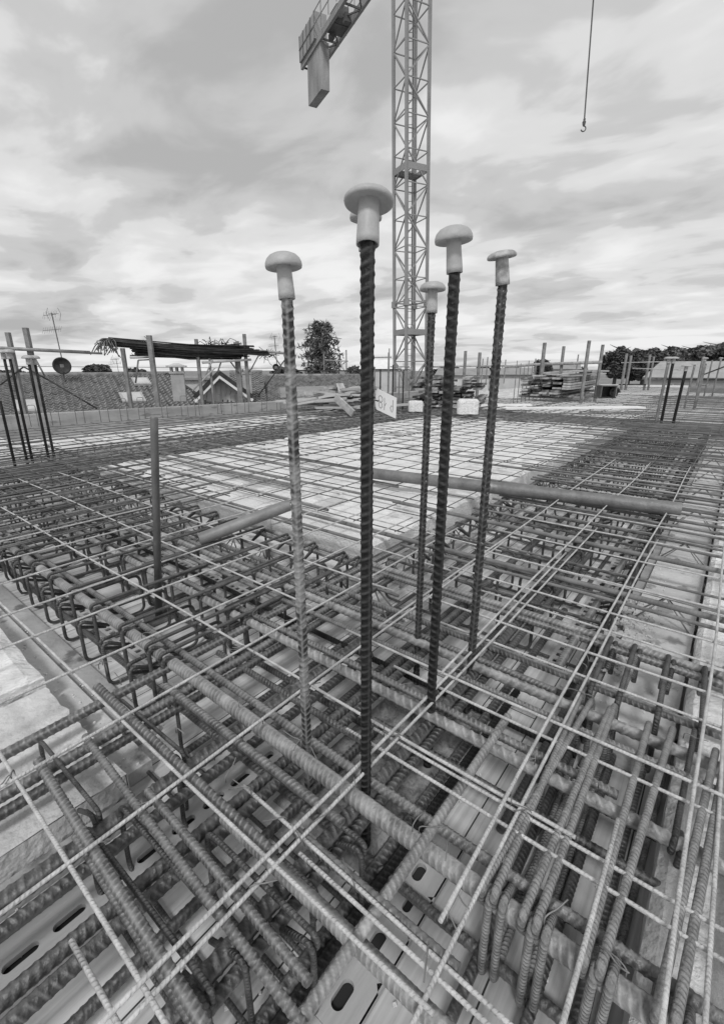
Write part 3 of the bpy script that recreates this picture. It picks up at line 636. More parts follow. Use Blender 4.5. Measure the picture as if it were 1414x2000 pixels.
for k_, (x, y, tp, lx, ly, lab) in enumerate(((1.77, 6.66, 1.50, 0, 0, 'dark starter bar at the left edge under a pale cap, first of four'), (1.77, 6.46, 1.50, 0, 0, 'dark starter bar at the left edge, second of four'),
        (1.94, 6.45, 1.44, 0, 0, 'dark starter bar at far left, third of four, under the joined caps'), (2.02, 6.51, 1.44, 0, 0, 'speckled starter bar at far left, fourth of four'), (1.55, 6.3, .95, 0, 0, 'short dark bar at the left frame edge'))):
    starter(x, y, tp, .0155, 'a' if k_ < 4 else None, .062, .027, 'steel_dark' if k_ != 3 else 'steel_speck', lab, ribs=False, group=GC[0], stemL=.07)
for k_, (x, y, tp, c, lab) in enumerate(((10.9, 1.20, 1.50, 'a', 'leftmost capped starter bar of the leaning cluster on the right'), (10.94, 1.11, 1.50, 'a', 'second capped starter bar of the cluster on the right'), (10.88, .91, 1.36, 'a', 'lower capped starter bar of the cluster on the right, with knotted wire'),
        (18.56, 1.32, 1.42, 'a', 'thin capped starter bar in the second cluster on the right'), (18.78, 1.05, 1.45, 'a', 'capped starter bar right of the second cluster'), (18.3, 1.05, 1.6, 'a', 'taller capped starter bar over the pale house roof'), (25.6, 1.2, 1.6, None, 'bare starter bar at the far end of the right beam'), (25.2, .9, 1.7, 'a', 'capped starter bar at the far end of the right beam'))):
    starter(x, y, tp, .026 if x < 12 else .03, c, .085, .035, 'steel_dark' if k_ in (1, 2) else 'bar_far', lab, ribs=False, group=GC[1], stemL=.09, lean=(0, rnd.uniform(-.03, .0)))
for k_, (px_, yb, yt) in enumerate(((731, 812, 716), (742, 815, 720), (757, 811, 688), (766, 806, 712), (778, 808, 716), (786, 806, 722), (798, 800, 718))):
    q = at(px_, yb, 11.2+k_*.15); t_ = at(px_, yt, 11.2+k_*.15)[2]
    starter(q[0], q[1], t_, .018, 'a' if k_ in (4, 6) else None, .05, .022, 'steel_dark' if k_ % 2 else 'bar_far', f'thin dark upright bar behind the paper tag, {["first","second","third","fourth","fifth","sixth","seventh"][k_]} from the left', ribs=False, group=GC[2], stemL=.06)
for k_ in range(8):
    q = at(1003+k_*7.5, 780, 17.5); t_ = at(1003, 704+(k_ % 3)*5, 17.5)[2]
    starter(q[0], q[1], t_, .014, None, .05, .02, 'bar_far', f'thin upright bar in the row left of the timber stack, {od(k_)} from the left', ribs=False, group=GC[2])
# tag tied to the front bar, and the wire that ties it
def P3(u_, w_, o, ex, ez): return tuple(np.array(o)+np.array(ex)*u_+np.array(ez)*w_)
ex = rF*.94-hF*.25; ex = ex/np.linalg.norm(ex); ez = np.array([0, 0, 1.])
to = np.array([.743, .580, 1.236])+rF*.015
te = empty('paper_tag', 'small pale board tag with handwriting, wired to the front starter bar', 'tag', tuple(to))
mb = MB(); nrm_ = np.cross(ex, ez); th = .0009
pts = [P3(0, .000, (0, 0, 0), ex, ez), P3(.004, -.017, (0, 0, 0), ex, ez), P3(.044, -.034, (0, 0, 0), ex, ez), P3(.045, .006, (0, 0, 0), ex, ez), P3(.006, .024, (0, 0, 0), ex, ez)]
mb.quads([np.array(p)-nrm_*th for p in pts]+[np.array(p)+nrm_*th for p in pts], [(0, 1, 6, 5), (1, 2, 7, 6), (2, 3, 8, 7), (3, 4, 9, 8), (4, 0, 5, 9)]); mb.ngon([4, 3, 2, 1, 0]); mb.ngon([5, 6, 7, 8, 9])
mb.build('board', MT['paper'], te)
def stroke(pp, nm='handwriting'):
    mb.tube([np.array(P3(a_, b_-(a_-.006)*.42, (0, 0, 0), ex, ez))+nrm_*.0012*sg for a_, b_ in pp], .00042, 5, True)
for sg in (1, -1):
    mb = MB()
    c8 = lambda cx_, cy_, rx, ry: [(cx_+rx*math.cos(q*math.pi/8), cy_+ry*math.sin(q*math.pi/8)) for q in range(17)]
    stroke(c8(.0125, .0068, .0040, .0060)); stroke(c8(.0125, -.0052, .0034, .0058))                       # 8
    stroke([(.0205, .012), (.0205, -.002), (.0202, -.0115)]); stroke([(.0205, -.004), (.0240, .0035)])         # 1
    stroke([(.0375, .0155), (.0378, -.0035), (.0365, -.0090), (.0335, -.0070), (.0325, -.0015), (.0345, .0030), (.0375, .0030)])  # P upside down
    mb.build('handwriting', MT['ink'], te)
mb = MB(); a8 = np.arange(0, 13)*math.pi/6
mb.tube(np.stack([.743-to[0]+.0165*np.cos(a8), .580-to[1]+.0165*np.sin(a8), .004+.0006*np.arange(13)-.004], 1), .0011, 5); mb.tube([(0, 0, .001), tuple(ex*.009+nrm_*.002)], .0011, 5)
mb.build('tie_wire', MT['steel_dark'], te)

# ------------------------------------------------------------------ loose pipes and the leaning prop
def pipe(a, b, r, m, name, label, cat, bore=.72):
    a, b = np.array(a, float), np.array(b, float); d = (b-a)/np.linalg.norm(b-a); mb = MB()
    mb.tube([a-a, b-a], r, 28, False)
    e1 = [(np.zeros(3), 0), ]
    mb.tube([np.zeros(3), d*.06], r*bore, 28, False); mb.tube([b-a, b-a-d*.06], r*bore, 28, False)
    for p_, s_ in ((np.zeros(3), -1), (b-a, 1)):     # end annulus as a very short flare
        mb.tube([p_+d*s_*.0001, p_+d*s_*.0012], np.array([r, r*bore]), 28, False)
    mb.tube([d*.055, d*.06], r*bore*.98, 20, True); mb.tube([b-a-d*.06, b-a-d*.055], r*bore*.98, 20, True)
    return tag(mb.build(name, MT[m], None, loc=a, smooth=True), label, cat)
pipe((3.40, 2.60, .335), (3.84, .17, .335), .052, 'tube', 'long_pipe', 'long scuffed steel pipe lying across the bars in the middle distance', 'pipe')
pipe((1.42, 2.40, .300), (1.97, 2.19, .43), .039, 'tube_l', 'short_pipe', 'short pale pipe propped at an angle on the bars left of centre', 'pipe', .6)
pr = empty('steel_prop', 'thin dark round post standing upright among the bars at left', 'prop', (1.02, 2.21, 0))
mb = MB(); mb.tube([(0, 0, .01), (.088, -.046, .985), (.0955, -.0497, 1.068), (.096, -.05, 1.075)], np.array([.0185, .0185, .0185, .0165]), 20); mb.build('post', MT['prop'], pr, smooth=True)
mb = MB(); mb.box((0, 0, .014), (.12, .10, .014)); mb.build('base_plate', MT['prop'], pr)
# perforated rails lying on the boards
def rail(L_, w, pitch, hole, z, round_=False):
    mb = MB(); n_ = int(L_/pitch); hw = hole[1]/2
    mb.box((L_/2, (w/2+hw)/2, z), (L_, w/2-hw, .006)); mb.box((L_/2, -(w/2+hw)/2, z), (L_, w/2-hw, .006))
    for q in range(n_+1):
        x0 = q*pitch-(pitch-hole[0])/2; mb.box((max(.001, min(L_, x0+(pitch-hole[0])/2)), 0, z), (pitch-hole[0], hw*2, .006))
    mb.box((L_/2, w/2-.002, z/2), (L_, .004, z)); mb.box((L_/2, -w/2+.002, z/2), (L_, .004, z)); mb.box((L_/2, 0, .004), (L_, w*.9, .002)); return mb
def put_rail(L_, w, pitch, hole, z, loc, rz, label, m='plate'):
    o = rail(L_, w, pitch, hole, z).build('perforated_rail', MT[m], None, loc, rz)
    return tag(o, label, 'metal rail', 'perforated metal rails on the boards')
put_rail(2.3, .06, .05, (.026, .026), .03, (.79, 1.84, .004), math.pi/2+.015, 'perforated rail with square holes beside the loops at left')
put_rail(2.8, .06, .05, (.026, .026), .03, (1.47, 1.95, .004), math.pi/2+.01, 'perforated rail under the stirrups left of the crossing')
put_rail(7.0, .06, .055, (.026, .026), .03, (1.9, .42, .004), 0.01, 'perforated rail running to the right in the long beam')
def slotted(x0, x1, y0, y1, z, slots, label):
    e = empty('slotted_plate', label, 'slotted plate', (x0, y0, .004)); mb = MB(); edges = [0]
    xs_ = [(slots[i][0]+slots[i+1][0])/2-x0 for i in range(len(slots)-1)]; edges = [slots[0][0]-x0-.06]+xs_+[slots[-1][0]-x0+.06]; H_ = y1-y0
    for i, (cx, cy, L_, w_) in enumerate(slots):
        a0, a1 = edges[i], edges[i+1]; X, Y = cx-x0, cy-y0; inner, outer = [], []
        for q in range(24):
            an = q*math.pi/12+.13; c_, s_ = math.cos(an), math.sin(an); sgn = 1 if c_ > 0 else -1
            inner.append((X+sgn*(L_-w_)/2+w_/2*c_, Y+w_/2*s_)); tx = ((a1-X) if c_ > 0 else (a0-X))/c_ if abs(c_) > 1e-6 else 9; ty = ((H_-Y) if s_ > 0 else (0-Y))/s_ if abs(s_) > 1e-6 else 9; t_ = min(tx, ty); outer.append((X+t_*c_, Y+t_*s_))
        n_ = 24; V_ = [(p_[0], p_[1], z) for p_ in outer]+[(p_[0], p_[1], z) for p_ in inner]+[(p_[0], p_[1], z-.004-.01) for p_ in inner]
        mb.quads(V_, [(i_, (i_+1) % n_, (i_+1) % n_+n_, i_+n_) for i_ in range(n_)]+[(i_+n_, (i_+1) % n_+n_, (i_+1) % n_+2*n_, i_+2*n_) for i_ in range(n_)])
    for (q0, q1) in ((0, edges[0]), (edges[-1], x1-x0)):
        if q1 > q0: mb.quads([(q0, 0, z), (q1, 0, z), (q1, H_, z), (q0, H_, z)], [(0, 1, 2, 3)])
    mb.box(((x1-x0)/2, .002, z/2), (x1-x0, .004, z)); mb.box(((x1-x0)/2, H_-.002, z/2), (x1-x0, .004, z)); mb.build('plate', MT['wood_pl'], e)
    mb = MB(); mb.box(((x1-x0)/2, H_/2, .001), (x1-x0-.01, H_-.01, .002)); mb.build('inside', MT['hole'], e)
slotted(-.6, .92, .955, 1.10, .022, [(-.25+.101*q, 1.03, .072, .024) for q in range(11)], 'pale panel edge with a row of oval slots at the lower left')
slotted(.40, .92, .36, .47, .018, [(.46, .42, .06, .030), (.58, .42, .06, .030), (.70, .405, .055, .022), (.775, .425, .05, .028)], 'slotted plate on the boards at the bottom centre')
# rough top of the column already cast, round the capped bars
mb = MB(); gx, gy = np.linspace(.68, 1.48, 34), np.linspace(.52, .90, 18); V = []
for i, x in enumerate(gx):
    for j, y in enumerate(gy): V.append((x, y, (.006 if i in (0, 33) or j in (0, 17) else .022+rnd.uniform(-.008, .010))))
mb.quads(V, [(i*18+j, (i+1)*18+j, (i+1)*18+j+1, i*18+j+1) for i in range(33) for j in range(17)])
tag(mb.build('column_head', MT['rough_c']), 'rough broken concrete top of the column around the capped bars', 'column')
# ------------------------------------------------------------------ tie wire ends, crumbs
mb = MB()
for q in range(95):
    x, y = rnd.choice([(rnd.uniform(.1, 1.7), rnd.choice((.58, .25, .93, 1.28))), (rnd.choice((.16, .51, .70, .89, 1.08, 1.41)), rnd.uniform(-.1, 1.9))])
    p = np.array([x, y, .285]); a_ = rnd.uniform(0, 6.28); d_ = np.array([math.cos(a_), math.sin(a_), 0]); 
    pts = [p-d_*.012+zF*-.01, p-d_*.012+zF*.010, p+zF*.014, p+d_*.016+zF*.012, p+d_*rnd.uniform(.03, .05)+zF*rnd.uniform(.0, .03)]
    mb.tube(path_round(pts, .01, 3), .0015, 4)
tag(mb.build('tie_wires', MT['girder'], smooth=True), 'fine twisted tie wire ends on the bar crossings', 'tie wire', kind='stuff')
mb = MB()
for q in range(900):
    x, y = rnd.choice([(rnd.uniform(.42, .6), rnd.uniform(1.3, 3.5)), (rnd.uniform(0, 2.0), rnd.uniform(-.4, 1.5)), (rnd.uniform(1.9, 3.6), rnd.uniform(.12, .32)), (rnd.uniform(0, 1.9), rnd.uniform(.3, 2.6))])
    s_ = rnd.choice((.003, .004, .006, .009)); z = .056 if .405 < x < .47 and y > 1.2 else (.03 if .475 < x < .53 and y > 1.3 else (.093 if x > 1.5 and -.04 < y < .215 else .008))
    mb.box((x, y, z), (s_, s_*rnd.uniform(.5, 1.2), s_*.6), rz=rnd.uniform(0, 3), taper=.7)
tag(mb.build('debris', MT['eps']), 'white polystyrene crumbs scattered on the boards', 'debris', kind='stuff')
mb = MB()
for q in range(260):
    x = rnd.uniform(1.9, 2.7); y = rnd.gauss(.20, .05); s_ = rnd.uniform(.008, .026)
    mb.box((x, y, .09), (s_, s_*rnd.uniform(.6, 1.2), s_*.7), rz=rnd.uniform(0, 3), taper=.75)
tag(mb.build('rubble', MT['concrete']), 'broken concrete crumbs on the torn ledge at right', 'rubble', kind='stuff')

#@@BACKGROUND
# ------------------------------------------------------------------ parapet upstand and its hairpins
def G(px, py, z=.28):
    d = fF+rF*(px-707)/F+uF*(1000-py)/F; t = (z-H)/d[2]; return np.array([0, 0, H])+d*t
def wall(p, q, h, t, name, label, m='wallc', z0=.0):
    mb = MB(); a, b = np.array([p[0], p[1], 0]), np.array([q[0], q[1], 0]); mb.beam(a+zF*(z0+h/2), b+zF*(z0+h/2), t, h); return tag(mb.build(name, MT[m]), label, 'wall')
wa, wb = np.array([-4.0, 11.55]), np.array([11.2, 8.62]); wd = (wb-wa)/np.linalg.norm(wb-wa)
wall(wa+np.array([.05, .15]), wb+np.array([.05, .15]), .455, .3, 'parapet_wall', 'low pale concrete parapet closing the slab on the left')
wall(wb+np.array([.4, .25]), np.array([15.6, 8.9]), .50, .3, 'parapet_wall', 'low concrete parapet behind the loose timber heap')
p_, q_ = at(545, 745, 15.5), at(652, 742, 16)
mb = MB(); mb.beam((p_[0], p_[1], .52), (q_[0], q_[1], .56), .25, .30); tag(mb.build('stair_wall', MT['wallc']), 'higher concrete panel standing behind the parapet right of the patchy bar', 'wall')
def hairpin(h, w):
    mb = MB(); mb.tube(path_round([(0, 0, .25), (0, 0, h), (w, 0, h), (w, 0, .25)], .03, 3), .0065, 5); o = mb.build('starter_hairpin', MT['bar_far'], smooth=True); me = o.data; bpy.data.objects.remove(o); return me
HPM = [hairpin(.70, .13), hairpin(.80, .15), hairpin(.64, .12)]
for k in range(30):
    p = wa+wd*(4.2+k*.40+rnd.uniform(-.08, .08)); o = link('starter_hairpin', HPM[rnd.randrange(3)], None, (p[0]-.05, p[1]-.12, 0), math.atan2(wd[1], wd[0])+rnd.uniform(-.5, .5))
    tag(o, f'thin hairpin bar in front of the left parapet, {od(k)} from the left', 'hairpin bar', 'hairpin bars along the parapet')
# ------------------------------------------------------------------ scaffold posts around the slab
GP = 'upright scaffold posts around the slab'
def PD(px, d): return 11.35+(d-12.5)*.30 if px < 562 and d < 18 else d      # everything hung on the left parapet's outer face
def post(px, yt, yb, d, w, label, m='wood_p', dz=0., group=GP):
    d = PD(px, d); w *= .62
    b = at(px, yb, d); t = at(px, yt, d); x_, y_ = b[0], b[1]; mb = MB()
    mb.beam((0, 0, b[2]-dz), (0, 0, t[2]), w); return tag(mb.build('scaffold_post', MT[m], None, (x_, y_, 0), AZ), label, 'post', group)
dl = 13.3
for px, yt, yb, d, w, lab in ((50, 650, 810, 12.6, .115, 'left grey post of the pair by the left edge'), (85, 641, 812, 12.6, .13, 'taller grey post of the pair by the left edge, in front of the dish'),
        (258, 680, 806, 13.2, .115, 'post under the left end of the hanging bar bundle'), (310, 655, 800, 13.2, .15, 'tall thick post crossing the bar bundle, left of the chimney'),
        (396, 662, 790, 15.0, .11, 'post right of the chimney crossing the bar bundle'), (467, 668, 776, 16.5, .09, 'short slim post near the gable, left of its thicker neighbour'),
        (472, 666, 778, 16.4, .11, 'thick post in front of the gable'), (486, 652, 778, 16.6, .12, 'tallest post right of the gable'),
        (634, 690, 760, 23, .09, 'thin post in front of the conifer, left one'), (677, 683, 755, 23, .09, 'thin post in front of the conifer, right one'),
        (418, 700, 792, 15.2, .07, 'thin trestle post right of the chimney'),
        (902, 685, 800, 14.9, .12, 'left of two near posts right of the plank stack'), (930, 688, 788, 15.0, .13, 'right of two near posts beside the plank stack'),
        (1056, 669, 740, 17.4, .15, 'post rising behind the left end of the timber stack'), (1094, 676, 735, 18.6, .13, 'post rising behind the middle of the timber stack'),
        (1134, 665, 786, 16.8, .13, 'tall post leaning against the right side of the timber stack'), (1162, 673, 778, 19.0, .13, 'last post right of the timber stack'),
        (1213, 690, 758, 28, .15, 'left post of the handrail before the dark round tree'), (1222, 694, 758, 28, .15, 'second post of the handrail before the dark round tree'),
        (1258, 692, 758, 29, .14, 'third post of the handrail, between two dark trees'), (1266, 696, 758, 29, .12, 'fourth post of the handrail, between two dark trees'),
        (908, 695, 740, 26, .07, 'far thin post right of the crane, nearest its mast'), (940, 700, 745, 26, .07, 'far thin post behind the near pair'), (949, 697, 745, 27, .08, 'far thin post left of the rightmost capped bar'), (984, 702, 745, 27, .07, 'far thin post right of the rightmost capped bar'),
        (759, 680, 760, 18, .06, 'thin dark post left of the crane mast'), (1042, 700, 742, 27, .08, 'far thin post left of the timber stack'), (1123, 692, 742, 27, .08, 'far thin post behind the timber stack'), (1363, 696, 748, 24, .12, 'post before the pale house on the far right')):
    post(px, yt, yb, d, w, lab, dz=.5 if yb > 770 else .1)
def rod(pa, pb, r, m, name, label, cat, n=8, group=None):
    a = np.array(pa, float); b = np.array(pb, float); mb = MB(); mb.tube([a-a, b-a], r, n); return tag(mb.build(name, MT[m], None, a, smooth=True), label, cat, group)
GRD = 'scaffold tubes and rails in the background'
for a, b, r, m, lab in (((-30, 678, 12.4), (176, 688, 12.4), .045, 'tube_l', 'grey tube running right from the left edge, upper one'), ((40, 682, 12.5), (200, 690, 12.5), .03, 'tube_l', 'longer thinner tube under the upper one at left'),
        ((95, 742, 12.2), (190, 798, 11.6), .02, 'dark', 'dark bar slanting down across the tiled roof'), ((0, 752, 12.4), (46, 716, 12.4), .02, 'dark', 'dark brace rising to the left post'), ((46, 716, 12.4), (95, 742, 12.2), .02, 'dark', 'dark brace falling from the left post'), ((66, 695, 12.4), (88, 735, 12.4), .02, 'tube_l', 'short brace between the two left posts'),
        ((254, 698, 13.3), (292, 697, 13.6), .035, 'wood_l', 'crosspiece of the left trestle'), ((265, 748, 13.3), (270, 703, 13.3), .022, 'tube', 'left leg of the small trestle'), ((270, 703, 13.3), (292, 702, 13.3), .022, 'tube', 'top of the small trestle'), ((292, 702, 13.3), (305, 725, 13.3), .022, 'tube', 'right brace of the small trestle'),
        ((395, 708, 15), (490, 702, 16.4), .04, 'wood_l', 'crosspiece of the right trestle'), ((402, 732, 15), (415, 703, 15.2), .025, 'wood_l', 'left diagonal of the right trestle'), ((376, 763, 15), (420, 718, 15), .025, 'wood_l', 'long diagonal brace right of the chimney'), ((424, 730, 15.5), (432, 706, 15.6), .022, 'tube', 'inner diagonal of the right trestle'), ((450, 706, 16), (472, 735, 16.4), .022, 'tube', 'right diagonal of the right trestle'), ((490, 722, 16.5), (505, 694, 16.5), .022, 'tube', 'brace left of the patchy starter bar'),
        ((500, 684, 17), (560, 690, 17), .045, 'wood', 'rail running behind the patchy starter bar'), ((534, 693, 17), (556, 725, 17), .022, 'tube', 'curved brace end behind the patchy starter bar'), ((505, 772, 17), (556, 703, 17), .022, 'dark', 'dark stay slanting up to the patchy starter bar'),
        ((572, 723, 21), (712, 724, 21), .035, 'dark', 'dark rail over the far wall left of the front bar'), ((636, 703, 22), (680, 705, 22), .035, 'wood', 'short rail across the conifer'), ((664, 708, 22), (676, 730, 22), .03, 'wood', 'small brace at the conifer'),
        ((712, 698, 24), (765, 697, 24), .04, 'wood', 'rail left of the crane base'), ((720, 722, 16), (800, 722, 16), .022, 'dark', 'dark bar of the frame at the crane foot'), ((762, 716, 14), (800, 716, 14), .02, 'tube_l', 'pale crossbar of the frame at the crane foot'),
        ((838, 716, 24), (990, 714, 24), .06, 'wood', 'long rail right of the crane'), ((985, 716, 18.5), (1070, 710, 18.6), .07, 'wood', 'long handrail pole left of the timber stack'), ((1060, 711, 18.6), (1176, 707, 18.4), .075, 'wood', 'long handrail pole over the timber stack'),
        ((1213, 708, 28), (1300, 706, 28), .03, 'wood_l', 'thin rail before the dark round trees'), ((1208, 751, 28), (1262, 751, 28), .05, 'dark', 'dark low rail before the white wall'), ((1235, 719, 28), (1330, 722, 28), .03, 'wood_l', 'lower thin rail before the dark round trees'),
        ((1375, 731, 26), (1440, 706, 24), .035, 'dark', 'dark stay at the right edge'), ((1300, 740, 26), (1414, 741, 26), .05, 'dark', 'dark rail at the right edge')):
    rod(at(a[0], a[1], PD(a[0], a[2])), at(b[0], b[1], PD(b[0], b[2])), r*.8, m, 'scaffold_tube', lab, 'tube', 6, GRD)
# ------------------------------------------------------------------ bundle of bars hanging over the trestles
bd = empty('rebar_bundle', 'dark bundle of long bars lying on trestles above the parapet', 'bar bundle', tuple(at(330, 690, 12)))
o0 = at(330, 690, 12)
def bundle(xa, ya, xb_, yb_, da, db, n_, sp, r, nm):
    mb = MB()
    for q in range(n_):
        j1, j2 = rnd.gauss(0, sp), rnd.gauss(0, sp); a = at(xa+rnd.uniform(-8, 8), ya, da)+np.array([rnd.gauss(0, sp), rnd.gauss(0, sp), j1]); b = at(xb_+rnd.uniform(-12, 12), yb_, db)+np.array([rnd.gauss(0, sp), rnd.gauss(0, sp), j2])
        mid = (a+b)/2+np.array([0, 0, -.05+rnd.gauss(0, .02)]); mb.tube(np.array([a, mid, b])-o0, r, 4)
    return mb.build(nm, MT['dark'], bd, smooth=True)
bundle(212, 666, 492, 684, 11.5, 12.6, 60, .040, .013, 'upper_layer'); bundle(272, 681, 465, 690, 11.8, 12.5, 120, .068, .013, 'lower_layer')
bundle(300, 676, 522, 690, 11.8, 12.7, 16, .03, .012, 'long_bars')
mb = MB()
for q in range(46):
    a = at(204+rnd.uniform(-4, 20), 664+rnd.uniform(-4, 4), 11.5); b = a+np.array([rnd.gauss(-.05, .10), rnd.gauss(.05, .10), -rnd.uniform(.08, .34)]); mb.tube(path_round([a-o0, (a+b)/2-o0+np.array([rnd.gauss(0, .05), rnd.gauss(0, .05), .06]), b-o0], .05, 3), .010, 4)
mb.build('loose_hooks', MT['prop'], bd)
mb = MB()
for (cx_, cy_) in ((272, 680), (285, 678), (465, 688), (410, 672), (520, 692), (440, 675)):
    for q in range(26):
        a = at(cx_+rnd.uniform(-9, 9), cy_+rnd.uniform(-7, 7), 11.9+(cx_-270)*.004); b = a+np.array([rnd.gauss(0, .13), rnd.gauss(0, .13), rnd.gauss(0, .09)]); mb.tube(np.array([a, (a+b)/2+np.array([0, 0, rnd.gauss(0, .05)]), b])-o0, .007, 4)
mb.build('bent_ends', MT['dark'], bd)
# ------------------------------------------------------------------ tiled roofs
def tiled_roof(name, label, pl, pr, dist_r, z_r, dist_e, z_e, tw=.25, th=.30, rake=None, m='tile'):
    """roof plane facing the camera between bearings pl..pr; ridge at dist_r/z_r, eave at dist_e/z_e (distances along the middle bearing)"""
    e = empty(name, label, 'house', (0, 0, 0))
    mid = (pl+pr)/2; dm = at(mid, 717, 1.)-np.array([0, 0, H]); dm[2] = 0; dm /= np.linalg.norm(dm); perp = np.array([dm[1], -dm[0], 0])
    def lat(px, dist): d = at(px, 717, 1.)-np.array([0, 0, H]); d /= d@dm; return (d@perp)*dist
    L0, L1 = lat(pl, dist_r), lat(pr, dist_r); nr = int(math.hypot(dist_r-dist_e, z_r-z_e)/th); nc = int((L1-L0+4)/tw); sub = 6
    us = np.linspace(L0, L1+(0 if rake is None else rake), nc*sub//1); nu = len(us); V = []; 
    wave = .038*np.cos(us/tw*2*math.pi)+.014*np.cos(us/tw*4*math.pi+.8)
    slope_dir = dm*(dist_e-dist_r)+zF*(z_e-z_r); sl_ = slope_dir/np.linalg.norm(slope_dir); nr_ = np.cross(perp, sl_); nr_ = nr_ if nr_[2] > 0 else -nr_
    top = dm*dist_r+zF*z_r; Ls = np.linalg.norm(slope_dir)
    rows = []
    for q in range(nr): rows += [(q*th, .0), ((q+.97)*th, .075), ((q+1)*th, .075), ((q+1)*th+.001, .0)]
    jit = np.array([rnd.uniform(-.012, .012) for _ in range(nu//sub+2)])
    for s_, hgt in rows:
        lim = us.copy()
        if rake is not None: lim = np.minimum(us, L1+(rake)*s_/Ls)
        V.append(top[None, :]+perp[None, :]*lim[:, None]+sl_[None, :]*s_+nr_[None, :]*(wave+hgt*(1+jit[np.arange(nu)//sub]*3)+jit[np.arange(nu)//sub]*.6)[:, None])
    V = np.array(V).reshape(-1, 3); i = np.arange(len(rows)-1)[:, None]; j = np.arange(nu-1)[None, :]
    q = np.stack([i*nu+j, (i+1)*nu+j, (i+1)*nu+j+1, i*nu+j+1], -1).reshape(-1, 4); mb = MB(); mb.quads(V, q); mb.build('roof', MT[m], e)
    mb = MB(); a, b = top+perp*L0, top+perp*L1; mb.tube([a, b], .13, 8); mb.build('ridge', MT[m], e, smooth=True)
    mb = MB(); bot = dm*dist_e+zF*z_e; c = (bot+top)/2-dm*0+perp*((L0+L1)/2); mb.beam(bot+dm*.6+perp*L0-zF*4.3, bot+dm*.6+perp*(L1+(rake or 0)*.9)-zF*4.3, .3, 8.2); mb.build('wall', MT['plaster_g'], e)
    if rake is not None:
        mb = MB(); mb.beam(top+perp*(L1+.05)+zF*.02, top+slope_dir+perp*(L1+rake+.05)+zF*.02, .16, .16); mb.build('verge', MT['dark'], e)
        # far slope behind the ridge
        mb = MB(); mb.quads([top+perp*L0, top+perp*L1, top+perp*L1+dm*9-zF*3.5, top+perp*L0+dm*9-zF*3.5], [(0, 1, 2, 3)]); mb.build('back_roof', MT[m], e)
    return e, (lambda u_, s_, h_=0.: top+perp*u_+sl_*s_+nr_*h_), perp, sl_, nr_, L0, L1
h1 = tiled_roof('tiled_house', 'long house with a wavy tiled roof and skylights beyond the left parapet', -140, 322, 28, .93, 19.5, -1.75, rake=1.9)
def on_roof(h, px, frac, w, l, name, m, lift=.1, fm='plate'):
    e, f, perp, sl_, nr_, L0, L1 = h; dm = np.cross(zF, perp); dm = dm if dm@hF > 0 else -dm
    s_ = frac; c = f(0, s_); d = at(px, 717, 1.)-np.array([0, 0, H]); d /= d@dm; u_ = (d@perp)*(c@dm)
    mb = MB(); mb.box(f(u_, s_, lift), (w, l, .10), rot=np.stack([perp, -sl_, nr_], 1)); fr = mb.build(name, MT[fm], e)
    mb = MB(); mb.box(f(u_, s_, lift+.06), (w*.8, l*.8, .02), rot=np.stack([perp, -sl_, nr_], 1)); mb.build('pane', MT[m], fr)
on_roof(h1, 39, 4.2, .95, 1.3, 'skylight', 'glass'); on_roof(h1, 250, 3.6, 1.0, 1.2, 'skylight', 'glass'); on_roof(h1, 272, 1.4, .8, 1.0, 'skylight', 'glass')
h2 = tiled_roof('tiled_house', 'second tiled roof beyond the parapet, between the gable and the front bar', 505, 712, 33, .75, 25, -1.6)
h3 = tiled_roof('tiled_house', 'tiled roof strip just right of the gable behind the trestle', 448, 512, 31, 1.0, 26, -1.2)
# gable dormer house
gb = empty('gabled_house', 'small gabled house front with pale boards and dark verges', 'house', tuple(at(430, 717, 22)))
dg = at(430, 717, 1.)-np.array([0, 0, H]); dg[2] = 0; dg /= np.linalg.norm(dg); pg = np.array([dg[1], -dg[0], 0])
def gp(px, py, d=22., back=0.):
    q = at(px, py, d); return q+dg*back-at(430, 717, 22)
mb = MB(); a, b, c = gp(388, 775), gp(430, 737), gp(482, 775); lo1, lo2 = gp(388, 800), gp(482, 800)
for bk in (0, .2): pass
pv = [lo1, lo2, c, b, a]; mb.quads([p for p in pv]+[p+dg*.25 for p in pv], [(0, 5, 6, 1), (1, 6, 7, 2), (2, 7, 8, 3), (3, 8, 9, 4), (4, 9, 5, 0)]); mb.ngon([0, 1, 2, 3, 4]); mb.build('wall', MT['plaster'], gb)
for (x1, y1, x2, y2) in ((381, 778, 428, 730), (428, 730, 492, 776)):
    mb = MB(); A, B = gp(x1, y1)-dg*.6, gp(x2, y2)-dg*.6; up_ = zF*.16
    mb.quads([A, B, B+dg*6, A+dg*6, A+up_, B+up_, B+dg*6+up_, A+dg*6+up_], [(0, 3, 2, 1), (4, 5, 6, 7), (0, 1, 5, 4), (1, 2, 6, 5), (2, 3, 7, 6), (3, 0, 4, 7)]); mb.build('roof', MT['tile'], gb)
    mb = MB(); mb.beam(A-zF*.09-dg*.02, B-zF*.09-dg*.02, .05, .13); mb.build('barge_board', MT['white'], gb)
    mb = MB(); mb.beam(A+zF*.07-dg*.03, B+zF*.07-dg*.03, .05, .17); mb.build('verge', MT['dark'], gb)
for k in range(9):
    mb = MB(); px = 396+k*9; mb.beam(gp(px, 800)-dg*.03, gp(px, 775-max(0, 30-abs(px-431)*.8))-dg*.03, .03, .03); mb.build('board_joint', MT['plaster'], gb)
mb = MB(); mb.beam(gp(392, 784)-dg*.3, gp(478, 786)-dg*.3, .06, .06)
for k in range(11): mb.beam(gp(395+k*8, 800)-dg*.3, gp(395+k*8+rnd.uniform(-2, 2), 781+rnd.uniform(-3, 3))-dg*.3, .05, .05)
